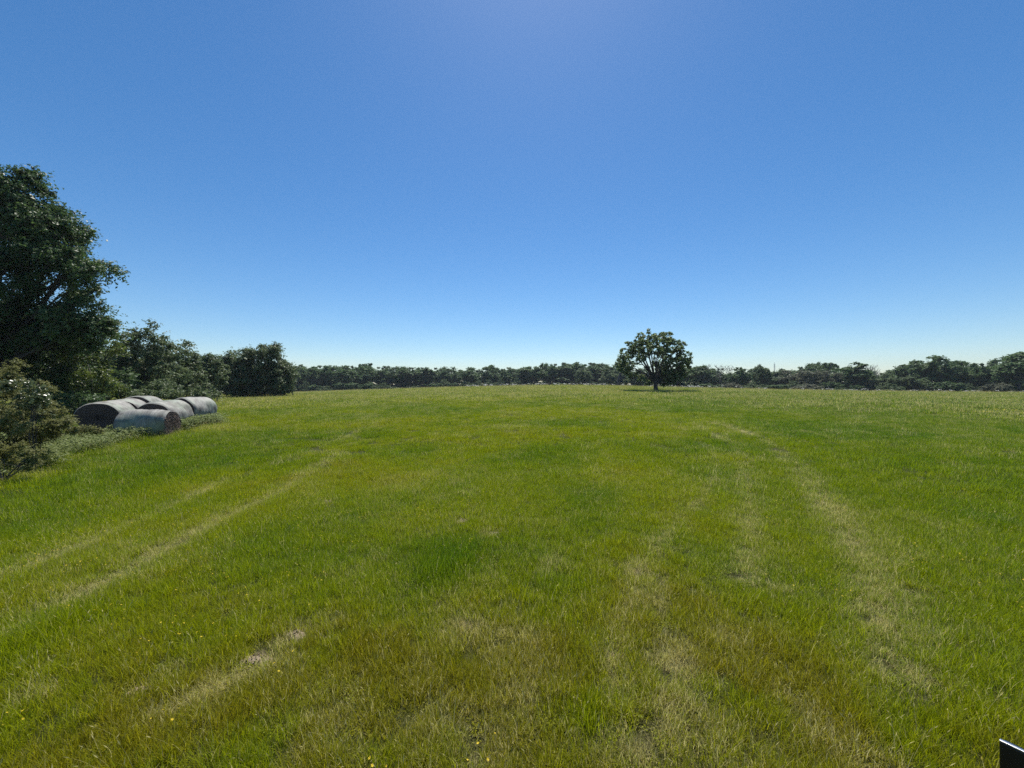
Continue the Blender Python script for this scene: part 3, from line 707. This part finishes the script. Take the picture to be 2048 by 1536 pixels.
for k in range(3): PR['bush%d' % k] = proto(150 + k, lobes(150 + k, 6, .45, .5, .2, .34) + [(0, 0, .5, .5, .5, .42)], (M_FAR_LIGHT, M_FAR, M_FAR_GREY)[k],   .17, 230, .075, .03, .15, 6)
for k in range(2): PR['tall%d' % k] = proto(160 + k, lobes(160 + k, 9, .60, .17, .36, .13) + [(0, 0, .88, .10, .10, .10), (0, 0, .4, .18, .18, .3)], M_FAR, .075, 230, .034, .02, .25, 8)

def place(kind, name, label, u, v_top, Y, wpx, cat='tree', group=None, rz=None):
    """copy a prototype so that it stands on the ground at depth Y"""
    tm, cm = PR[kind]
    x = (u - 1024) / F * Y; z = tz(x, Y); H = HC - (v_top - 768) / F * Y - z
    root = thing(name, label, cat, (x, Y, z - .05), random.uniform(0, 6.28) if rz is None else rz, group)
    co = np.empty(len(cm.vertices) * 3, np.float32); cm.vertices.foreach_get('co', co); co = co.reshape(-1, 3)
    w = wpx / F * Y / (2 * np.percentile(np.hypot(co[:, 0], co[:, 1]), 97)); h = H / np.percentile(co[:, 2], 99.6)
    root.scale = (w, w, h)
    for nm, me in (('trunk', tm), ('crown', cm)):
        o = bpy.data.objects.new(nm, me); COL.objects.link(o); o.parent = root
    return root
random.seed(4)
PROF = np.array([(540, 738), (590, 735), (640, 735), (700, 736), (735, 732), (780, 738), (850, 736), (900, 739), (950, 741), (975, 735), (1030, 740), (1060, 737), (1085, 729), (1110, 731), (1150, 730), (1180, 728), (1230, 733), (1260, 730),
    (1330, 734), (1400, 734), (1450, 737), (1480, 735), (1510, 733), (1545, 742), (1575, 738), (1600, 734), (1630, 730), (1660, 732), (1690, 737), (1720, 733), (1750, 740), (1790, 738), (1810, 732), (1840, 722), (1875, 718), (1900, 722), (1950, 730), (1975, 728), (2000, 717), (2048, 709), (2110, 706), (2180, 712)], float)
def vtop(u): return float(np.interp(u, PROF[:, 0], PROF[:, 1])) - (3.5 if u < 1240 else 1)
LB1, G1 = 'dark green tree in the even far wood between the left thicket and the lone tree', 'trees of the even far wood'
for row, (dy, du) in enumerate(((0, 31), (11, 36), (24, 40))):
    u = 545 + row * 11
    while u < 1235:
        Y = (166 + 24 * smooth(600, 950, u)) + dy + random.uniform(-3, 3)
        place(random.choice(('wood0', 'wood1', 'wood2', 'wood3', 'wood4', 'tall0')), 'far_tree', LB1, u, vtop(u) + random.uniform(-1.5, 3.5) + (2 if row == 0 else 0), Y, random.uniform(36, 58), group=G1)
        u += du * random.uniform(.8, 1.2)
LB2, G2 = 'low pale undergrowth bush at the foot of the even far wood', 'bushes at the foot of the far wood'
u = 560
while u < 1235:
    Y = 158 + 22 * smooth(600, 950, u) + random.uniform(-3, 3)
    light = u > 830
    place(random.choice(('bush0', 'bush1', 'bush1') if not light else ('bush0', 'bush0', 'bush1', 'light0')), 'far_bush', LB2, u, random.uniform(757, 768) if light else random.uniform(764, 774), Y, random.uniform(20, 38), 'bush', G2)
    u += random.uniform(18, 34)
# trees one can tell apart, from the lone tree to the right edge
for a in [
    ('light1', 'far_tree', 'pale green far tree just left of the lone tree, at the wood edge', 1165, 738, 168, 44),
    ('light2', 'far_tree', 'pale green far tree touching the left side of the lone tree crown', 1215, 738, 160, 40),
    ('wood1', 'far_tree', 'dark far tree with a knobbly double top, highest in the even wood', 1088, 727, 200, 30),
    ('umbrella0', 'far_tree', 'small round-headed far tree poking above the left end of the wood', 735, 728, 205, 22),
    ('wood2', 'far_tree', 'dark dense tree seen just right of the lone tree crown', 1408, 732, 140, 60),
    ('wood3', 'far_tree', 'dark tree behind the lone tree trunk, right side', 1352, 738, 138, 52),
    ('light0', 'far_tree', 'light green far tree behind the lone tree, left of its trunk', 1272, 744, 150, 44),
    ('wood4', 'far_tree', 'round dark tree with a lobed outline, right of the bare treetops', 1478, 735, 132, 42),
    ('light1', 'far_tree', 'forked pale tree next to the thin radio mast', 1522, 731, 134, 44),
    ('grey0', 'far_tree', 'brownish grey thin-leaved tree below the two flat-topped trees', 1600, 740, 128, 64),
    ('umbrella0', 'far_tree', 'left one of the two flat-topped umbrella trees above the right wood', 1632, 725, 150, 34),
    ('umbrella1', 'far_tree', 'right one of the two flat-topped umbrella trees above the right wood', 1660, 726, 150, 28),
    ('grey1', 'far_tree', 'grey thin-leaved tree between the umbrella trees and the split-trunk tree', 1655, 742, 126, 54),
    ('tall1', 'far_tree', 'dark tall tree on a pale split trunk, left of the pale green thicket', 1722, 726, 120, 62),
    ('light2', 'far_tree', 'pale green loose tree in the right wood before the big dark group', 1778, 746, 112, 60),
    ('light0', 'far_tree', 'pale green tree touching the left flank of the big dark round tree', 1825, 752, 108, 46),
    ('tall0', 'far_tree', 'narrow dark tree just left of the big dark round tree', 1808, 730, 118, 30),
    ('wood0', 'far_tree', 'big dark round tree, highest of the right wood before the edge tree', 1868, 713, 110, 78),
    ('wood2', 'far_tree', 'medium dark tree right of the big dark round tree', 1918, 722, 112, 54),
    ('wood4', 'far_tree', 'lower dark tree left of the tree cut off at the right edge', 1958, 727, 106, 56),
    ('wood1', 'far_tree', 'large dark tree cut off by the right edge of the view', 2036, 706, 96, 92),
]: place(*a)
for a in [
    ('bush1', 'far_bush', 'dome-shaped olive bush in front of the dark right-hand trees', 1911, 764, 92, 58),
    ('bush2', 'far_bush', 'reddish brown bush under the tree at the right edge', 1995, 766, 88, 44),
    ('bush0', 'far_bush', 'small pale bush at the foot of the split-trunk tree', 1688, 775, 112, 30),
    ('bush2', 'far_bush', 'wide brownish bush below the umbrella trees', 1615, 768, 118, 56),
    ('bush0', 'far_bush', 'pale bush at the foot of the round lobed dark tree', 1500, 768, 126, 34),
    ('bush1', 'far_bush', 'low dark bush under the thin radio mast', 1548, 770, 122, 34),
    ('bush0', 'far_bush', 'pale bush just right of the lone tree trunk', 1335, 770, 128, 40),
    ('bush0', 'far_bush', 'low bush between the lone tree and the round lobed dark tree', 1425, 771, 126, 38),
    ('bush0', 'far_bush', 'light bush at the foot of the pale green loose tree', 1782, 768, 100, 44),
]: place(*a[:7], cat='bush')
LB3, G3 = 'background tree filling the wood on the right behind its front trees', 'background trees of the right wood'
for row, (dy, du, dv) in enumerate(((14, 40, 6), (30, 44, 4))):
    u = 1240 + row * 15
    while u < 2200:
        Y = float(np.interp(u, [1240, 1400, 2050, 2200], [165, 142, 108, 100])) + dy + random.uniform(-3, 3)
        place(random.choice(('wood0', 'wood1', 'wood3', 'light1', 'wood4', 'grey0' if 1540 < u < 1700 else 'wood2')), 'far_tree', LB3, u, vtop(u) + random.uniform(0, dv + 3), Y, random.uniform(42, 66), group=G3)
        u += du * random.uniform(.8, 1.2)
LB4, G4 = 'low undergrowth bush along the foot of the right-hand wood', 'undergrowth of the right wood'
u = 1250
while u < 2200:
    Y = float(np.interp(u, [1240, 1400, 2050, 2200], [152, 132, 98, 92])) + random.uniform(-2, 4)
    place(random.choice(('bush0', 'bush1', 'bush2')), 'far_bush', LB4, u, random.uniform(760, 772), Y, random.uniform(26, 50), 'bush', G4)
    u += random.uniform(22, 40)
LB5, G5 = 'background tree filling the left thicket behind its front trees', 'background trees of the left thicket'
for (u, v, Y, w) in ((-150, 470, 34, 240), (-30, 600, 36, 200), (60, 640, 38, 180), (140, 690, 42, 150), (215, 700, 44, 130), (270, 705, 48, 110), (330, 725, 52, 100), (385, 735, 58, 90), (440, 730, 64, 80), (490, 728, 68, 80), (-260, 520, 30, 260)):
    place(random.choice(('wood0', 'wood1', 'wood3')), 'thicket_tree', LB5, u, v, Y, w, group=G5)

# bare treetops and the leaning far trunk
def bare_tree(label, u, v_top, Y, seed, spread=.5):
    rg = np.random.default_rng(seed); x = (u - 1024) / F * Y; z = tz(x, Y); H = HC - (v_top - 768) / F * Y - z
    root = thing('dead_tree', label, 'dead tree', (x, Y, z)); tr, tw = [], []
    p = bez(np.array([0, 0, -.2]), np.array([rg.normal(0, .2), 0, H * .4]), np.array([rg.normal(0, .4), rg.normal(0, .4), H]), 12); tr.append(tube(p, np.linspace(.13, .02, 12), 6))
    for k in range(30):
        s = p[rg.integers(3, 10)]; a = rg.uniform(0, 6.28); L = H * rg.uniform(.15, .30)
        e = s + np.array([math.cos(a) * spread * L, math.sin(a) * spread * L, L * .85]); e[2] = min(e[2], H)
        q = bez(s, (s + e) / 2 + np.array([math.cos(a), math.sin(a), -.3]) * L * .12, e, 6); tw.append(tube(q, np.linspace(.06, .022, 6), 4))
        for j in range(3):
            s2 = q[rg.integers(2, 5)]; e2 = s2 + rg.normal(0, .18, 3) * L + np.array([0, 0, .3 * L]); e2[2] = min(e2[2], H * 1.02); tw.append(tube(np.stack([s2, (s2 + e2) / 2, e2]), np.array([.04, .03, .02]), 4))
    mesh_np('trunk', *join2(tr), M_TWIG, root, smooth=True); mesh_np('branches', *join2(tw), M_TWIG, root)
for a in [('bare grey dead tree just right of the lone tree crown, first of the bare treetops', 1410, 729, 138, 1, 1.1), ('bare grey dead tree in the middle of the bare treetops row', 1442, 730, 136, 2, 1.0),
          ('thin bare dead tree left of the round lobed dark tree', 1463, 731, 137, 3, .9), ('bare dead tree behind the split-trunk tree', 1745, 730, 122, 4, .7), ('bare twiggy dead tree left of the narrow dark tree', 1752, 733, 126, 5, .8)]: bare_tree(*a)

def leaning_trunk_tree():
    rg = np.random.default_rng(77); Y = 150; x = (1237 - 1024) / F * Y; z = tz(x, Y)
    root = thing('leaning_tree', 'far tree with a dark leaning bare trunk left of the lone tree', 'tree', (x, Y, z))
    c = np.array([(3 + rg.normal(0, 1.6), rg.normal(0, 1.2), 11.5 + rg.normal(0, 1.0)) for _ in range(16)])
    parts = [tube(bez(np.array([0, 0, -.3]), np.array([-.4, 0, 5.5]), np.array([2.6, 0, 10.5]), 10), np.linspace(.75, .4, 10), 8)]
    for q in c: parts.append(tube(bez(np.array([2.4, 0, 10.2]), (q + np.array([2.4, 0, 10.2])) / 2, q, 5), np.linspace(.2, .04, 5), 5))
    mesh_np('trunk', *join2(parts), M_BARK, root, smooth=True)
    V, Fc, ti = crown_leaves(rg, c, np.full(16, 1.1), 130, .35, .2); mesh_np('crown', V, Fc, M_FAR, root, attrs=dict(tint=ti))
leaning_trunk_tree()

# ------------------------------------------------------------------ radio mast
def radio_mast():
    Y = 520.; x = (1549 - 1024) / F * Y; z = -2.6; H = HC - (724 - 768) / F * Y - z
    root = thing('radio_mast', 'thin lattice radio mast rising above the far wood on the right', 'mast', (x, Y, z)); parts = []; r = .8
    legs = [np.array([r * math.cos(a), r * math.sin(a), 0]) for a in (0, 2.094, 4.189)]
    for l in legs: parts.append(tube(np.stack([l, l * .9 + [0, 0, H * .5], l * .8 + [0, 0, H * .93]]), np.array([.16, .15, .13]), 5))
    n = 18; hs = np.linspace(0, H * .93, n)
    for k in range(n - 1):
        for i in range(3):
            a = legs[i] * (1 - .2 * k / n) + [0, 0, hs[k]]; b = legs[(i + 1) % 3] * (1 - .2 * k / n) + [0, 0, hs[k + 1]]
            parts.append(tube(np.stack([a, (a + b) / 2, b]), np.full(3, .07), 4))
    mesh_np('lattice', *join2(parts), plain('mast_steel', (.30, .30, .31), .5, .4), root)
    mesh_np('antenna', *tube(np.array([(0, 0, H * .93), (0, 0, H * .97), (0, 0, H)]), np.array([.14, .1, .05]), 6), plain('antenna_steel', (.3, .3, .32), .5, .4), root)
radio_mast()

# ------------------------------------------------------------------ hay bales
M_WRAP = wrap_material(); M_STRAW = straw_face_material(); M_STRANDS = plain('loose_straw', (.22, .165, .13), .9, noise=30)
def hay_bale(label, x, y, ang, L, rad, seed, sag=.08, torn=False, dz=0., group='wrapped round hay bales'):
    """axis along local x, from the near end at (x, y)"""
    rg = np.random.default_rng(seed)
    cx, cy = x + math.cos(ang) * L / 2, y + math.sin(ang) * L / 2
    root = thing('hay_bale', label, 'hay bale', (cx, cy, tz(cx, cy) + dz - .04), ang, group)
    n, k = 30, 72; ts = np.linspace(-L / 2, L / 2, n); an = np.linspace(0, 2 * math.pi, k, endpoint=False)
    ph = rg.uniform(0, 6.28, 6)
    def rr(t, a):
        e = np.clip((np.abs(t) - (L / 2 - .10)) / .10, 0, 1)
        r = rad * (1 - .065 * e ** 2.2)
        r = r + .012 * np.sin(t * 9 + ph[0] + 1.5 * np.sin(a + ph[1])) + .030 * np.sin(2 * a + ph[2] + 1.2 * t) + .020 * np.sin(3 * a + 2.2 * t + ph[3]) + .007 * np.sin(7 * a + 5 * t + ph[4]) + .006 * np.sin(31 * t + ph[5])
        return r
    T, A = np.meshgrid(ts, an, indexing='ij'); Q = rr(T, A)
    ly, lz = Q * np.sin(A), Q * np.cos(A)
    def settle(ly, lz):
        lz = lz * (1 - sag * .55); ly = ly * (1 + sag * .8)
        fl = -rad * .86; lz = np.where(lz < fl, fl + (lz - fl) * .15, lz); return ly, lz + rad * .90
    ly, lz = settle(ly, lz)
    V = np.stack([T, ly, lz], -1).reshape(-1, 3)
    i, j = np.meshgrid(np.arange(n - 1), np.arange(k), indexing='ij'); j2 = (j + 1) % k
    Fc = np.stack([i * k + j, (i + 1) * k + j, (i + 1) * k + j2, i * k + j2], -1).reshape(-1, 4)[:, ::-1]
    mesh_np('net_wrap', V, Fc, M_WRAP, root, smooth=True)
    for sgn in (-1, 1):                                       # straw end faces: rolled layers, a little dished
        qs = np.linspace(1, 0.02, 16); rows = []
        for q in qs:
            r_ = rr(np.full(k, sgn * L / 2), an) * q
            xo = sgn * (L / 2 - .003 - .03 * (1 - q) + .022 * np.sin(q * 46 + an) * (q < .97) + (rg.normal(0, .012, k) if q < .97 else 0))
            y_, z_ = settle(r_ * np.sin(an), r_ * np.cos(an)); rows.append(np.stack([xo, y_, z_], 1))
        W = np.concatenate(rows); m = len(qs)
        i, j = np.meshgrid(np.arange(m - 1), np.arange(k), indexing='ij'); j2 = (j + 1) % k
        Gc = np.stack([i * k + j, i * k + j2, (i + 1) * k + j2, (i + 1) * k + j], -1).reshape(-1, 4)
        face = mesh_np('straw_end', W, Gc if sgn < 0 else Gc[:, ::-1], M_STRAW, root)
        if torn and sgn > 0:
            N = 900; a = rg.uniform(0, 6.28, N); q = np.sqrt(rg.uniform(0, 1, N)) * rad * .97
            y_, z_ = settle(q * np.sin(a), q * np.cos(a)); p0 = np.stack([np.full(N, L / 2 - .03), y_, z_], 1)
            d = np.stack([rg.uniform(.05, .5, N), rg.normal(0, .6, N), rg.normal(-.5, .6, N)], 1); d /= np.linalg.norm(d, axis=1)[:, None]
            ln = rg.uniform(.06, .22, N)[:, None]; sd = np.cross(d, rg.normal(size=(N, 3))); sd = sd / np.linalg.norm(sd, axis=1)[:, None] * .005
            p1 = p0 + d * ln + np.array([0, 0, -1]) * ln * .25
            p1[:, 0] = np.maximum(p1[:, 0], L / 2 - .02)
            SV = np.stack([p0 - sd, p0 + sd, p1 + sd * .5, p1 - sd * .5], 1).reshape(-1, 3)
            mesh_np('loose_straw', SV, np.arange(4 * N).reshape(N, 4), M_STRANDS, face)
    return root
aA = R(112); pA = np.array([-18.95, 17.6]); sA = np.array([math.cos(aA), math.sin(aA)])
BALES = [('nearest of the three joined grey bales, with a broad dark end face', *pA, aA, 1.55, .76, 1, .14),
         ('middle of the three joined grey bales in the left-hand row', *(pA + sA * 1.60), aA + .03, 1.5, .75, 2, .10),
         ('farthest of the three joined grey bales in the left-hand row', *(pA + sA * 3.14), aA - .02, 1.5, .77, 3, .10)]
aB = R(95); pB = np.array([-16.8, 18.0]); sB = np.array([math.cos(aB), math.sin(aB)])
BALES += [('near bale of the right-hand pair, its dark end hidden by the crosswise bale', *pB, aB, 1.55, .75, 4, .08),
          ('far bale of the right-hand pair, next to the open meadow, behind a dark gap', *(pB + sB * 1.68), aB - .09, 1.5, .76, 5, .05)]
for b in BALES: hay_bale(*b)
hay_bale('crosswise greenish grey bale lying in front with a torn brown straw end', -16.55, 16.4, R(16), 1.75, .64, 6, .06, True)

# ------------------------------------------------------------------ bare earth mounds
def mound(label, u, v, rx, ry, h, seed):
    rg = np.random.default_rng(seed); x, y = ground_at(u, v); n, k = 12, 36; h *= .65
    q = np.linspace(1, 0, n); an = np.linspace(0, 6.283, k, endpoint=False); Q, A = np.meshgrid(q, an, indexing='ij')
    w = 1 + .22 * np.sin(2 * A + rg.uniform(0, 6)) + .12 * np.sin(5 * A + rg.uniform(0, 6))
    X, Y = Q * np.cos(A) * rx * w, Q * np.sin(A) * ry * w
    nz = fbm((X + x) / .05, (Y + y) / .05, seed, 3) - .5
    Z = terrain(X + x, Y + y) - tz(x, y) + h * (1 - Q ** 2) * (.7 + 1.1 * nz) - .02 * (Q > .99)
    V = np.stack([X, Y, Z], -1).reshape(-1, 3)
    i, j = np.meshgrid(np.arange(n - 1), np.arange(k), indexing='ij'); j2 = (j + 1) % k
    Fc = np.stack([i * k + j, i * k + j2, (i + 1) * k + j2, (i + 1) * k + j], -1).reshape(-1, 4)
    clods = []
    for c in range(26):
        a, d = rg.uniform(0, 6.28), math.sqrt(rg.uniform()) * .95; s = rg.uniform(.004, .012)
        ic = np.array([(1, 0, 0), (-1, 0, 0), (0, 1, 0), (0, -1, 0), (0, 0, 1), (0, 0, -1)], float) * s * rg.uniform(.6, 1.3, (6, 1))
        zz = float(terrain(np.array([x + math.cos(a) * rx * d]), np.array([y + math.sin(a) * ry * d]))[0]) - tz(x, y) + h * (1 - d * d) * .7
        clods.append((ic + [math.cos(a) * rx * d, math.sin(a) * ry * d, zz + s * .5], np.array([(0, 2, 4, 4), (2, 1, 4, 4), (1, 3, 4, 4), (3, 0, 4, 4), (2, 0, 5, 5), (1, 2, 5, 5), (3, 1, 5, 5), (0, 3, 5, 5)])[:, :3]))
    cv, cf = join2(clods); quads = Fc; off = len(V)
    flat = np.r_[quads.ravel(), (cf + off).ravel()]; sizes = np.r_[np.full(len(quads), 4), np.full(len(cf), 3)]
    o = mesh_np('earth_mound', np.r_[V, cv], loops=(flat, sizes), mat=M_SOIL, loc=(x, y, tz(x, y)))
    tag(o, label, 'earth mound', 'small bare earth mounds in the meadow')
def soil_material():
    m, nt = new_mat('crumbly_earth'); t = NT(nt); tc = t.n('ShaderNodeTexCoord').outputs['Object']
    n1 = t.noise(45, 5, tc, .7); n2 = t.noise(9, 3, tc)
    col = t.ramp(n1, [(.3, (.15, .11, .065)), (.7, (.42, .33, .21))]); col = t.mix(t.math('MULTIPLY', n2, .4), col, (.30, .24, .14))
    p = t.n('ShaderNodeBsdfPrincipled'); t.l(col, p.inputs['Base Color']); p.inputs['Roughness'].default_value = .95
    b = t.n('ShaderNodeBump'); b.inputs['Distance'].default_value = .02; t.l(n1, b.inputs['Height']); t.l(b.outputs[0], p.inputs['Normal'])
    out = t.n('ShaderNodeOutputMaterial'); t.l(p.outputs[0], out.inputs[0]); return m
M_SOIL = soil_material()
for a in [('pale bare earth mound at the upper end of the dry streak, left foreground', 592, 1272, .09, .08, .05, 1),
          ('dark brown earth mound beside the dry streak, left foreground', 512, 1322, .12, .07, .04, 2),
          ('small bare earth mound lowest in the left foreground', 285, 1383, .08, .06, .035, 3),
          ('small pale earth mound in the middle of the meadow, left of a paler pair', 928, 1043, .12, .09, .05, 4),
          ('pale earth mound right beside the dark tall grass tuft in the middle', 988, 1069, .12, .08, .05, 5),
          ('brown earth mound alone among the yellow-green grass left of the middle', 655, 1004, .14, .10, .05, 6),
          ('small pale earth mound in the right part of the meadow', 1817, 1117, .09, .07, .035, 7)]: mound(*a)

# ------------------------------------------------------------------ black steel panel of the vehicle at lower right
def box(c, s, rz=0.):
    v = np.array([(x, y, z) for x in (-.5, .5) for y in (-.5, .5) for z in (-.5, .5)]) * np.array(s)
    f = np.array([(0, 1, 3, 2), (4, 6, 7, 5), (0, 4, 5, 1), (2, 3, 7, 6), (0, 2, 6, 4), (1, 5, 7, 3)])
    return v + np.array(c), f
def bevelled(name, parts, mat, parent, w=.006):
    o = mesh_np(name, *join2(parts), mat, parent); b = o.modifiers.new('bevel', 'BEVEL'); b.width = w; b.segments = 3; return o
def vehicle_panel():
    Y = 1.5; x = (1998 - 1024) / F * Y; ztop = HC - (1481 - 768) / F * Y; zb = tz(x, Y)
    ang = math.atan2(-.049, .033)
    root = thing('trailer_side', 'glossy black steel side panel with a bright top edge at the lower right', 'vehicle panel', (x, Y, zb), ang)
    h = ztop - zb; black = plain('black_paint', (.003, .003, .004), .35); edge = plain('sunlit_edge_tone', (.55, .55, .56), .30, .9)  # edge: pale metal, with the sunlit gleam of the top edge put into its colour
    bevelled('side_sheet', [box((.75, .012, h * .5 + .126), (1.5, .012, h - .264))], black, root)
    bevelled('top_rail', [box((.75, .012, h - .003), (1.5, .014, .006))], edge, root, .002)
    for px in (.03, .75, 1.47): bevelled('post', [box((px, .046, h * .5 - .01), (.05, .054, h - .03))], black, root)
    bevelled('bottom_rail', [box((.75, .012, .085), (1.5, .05, .06))], black, root)
vehicle_panel()

# ------------------------------------------------------------------ haze
HAZE = .0002
def haze():
    v, f = box((0, 260, 19.), (1500, 1240, 46.)); v = np.array(v)
    m, nt = new_mat('haze_air'); t = NT(nt)
    p = t.n('ShaderNodeVolumePrincipled'); p.inputs['Color'].default_value = (.80, .88, 1, 1); p.inputs['Density'].default_value = HAZE; p.inputs['Anisotropy'].default_value = .2
    out = t.n('ShaderNodeOutputMaterial'); t.l(p.outputs[0], out.inputs['Volume'])
    o = mesh_np('haze', v, f, m); tag(o, kind='stuff')
if HAZE: haze()

# ------------------------------------------------------------------ light, sky, camera
SUN_EL, SUN_AZ = R(61), R(5)             # azimuth from +Y towards +X
w = bpy.data.worlds.new('World'); SC.world = w; w.use_nodes = True
nt = w.node_tree; bg = nt.nodes['Background']; sky = nt.nodes.new('ShaderNodeTexSky'); sky.sky_type = 'NISHITA'
sky.sun_disc = False; sky.sun_elevation = SUN_EL; sky.sun_rotation = SUN_AZ
sky.air_density = 1.0; sky.dust_density = .22; sky.ozone_density = 3.0; sky.altitude = 100
hs = nt.nodes.new('ShaderNodeHueSaturation'); hs.inputs['Saturation'].default_value = 1.26; hs.inputs['Hue'].default_value = .497; hs.inputs['Value'].default_value = 1.03
nt.links.new(sky.outputs[0], hs.inputs['Color']); mxs = nt.nodes.new('ShaderNodeMix'); mxs.data_type = 'RGBA'; mxs.blend_type = 'MULTIPLY'; mxs.inputs[0].default_value = 1; mxs.inputs[7].default_value = (.94, .985, 1.05, 1)
nt.links.new(hs.outputs[0], mxs.inputs[6]); nt.links.new(mxs.outputs[2], bg.inputs[0]); bg.inputs[1].default_value = .08
sd = bpy.data.lights.new('sun', 'SUN'); sd.energy = 4.4; sd.angle = R(.53); sd.color = (1, .955, .88)
so = bpy.data.objects.new('sun', sd); COL.objects.link(so); so.rotation_euler = (-(math.pi / 2 - SUN_EL), 0, -SUN_AZ)
cam = bpy.data.cameras.new('camera'); cam.sensor_width = 36; cam.lens = 36 * F / 2048; cam.clip_start = .05; cam.clip_end = 9000
co = bpy.data.objects.new('camera', cam); COL.objects.link(co); co.location = (0, 0, HC); co.rotation_euler = (math.pi / 2, 0, 0); SC.camera = co
vs = SC.view_settings; vs.view_transform = 'Standard'; vs.look = 'None'; vs.exposure = .5; vs.gamma = 1
cy = SC.cycles; cy.max_bounces = 6; cy.diffuse_bounces = 3; cy.glossy_bounces = 2; cy.transmission_bounces = 4; cy.transparent_max_bounces = 4; cy.volume_bounces = 0
cy.use_denoising = False; cy.sample_clamp_indirect = 4
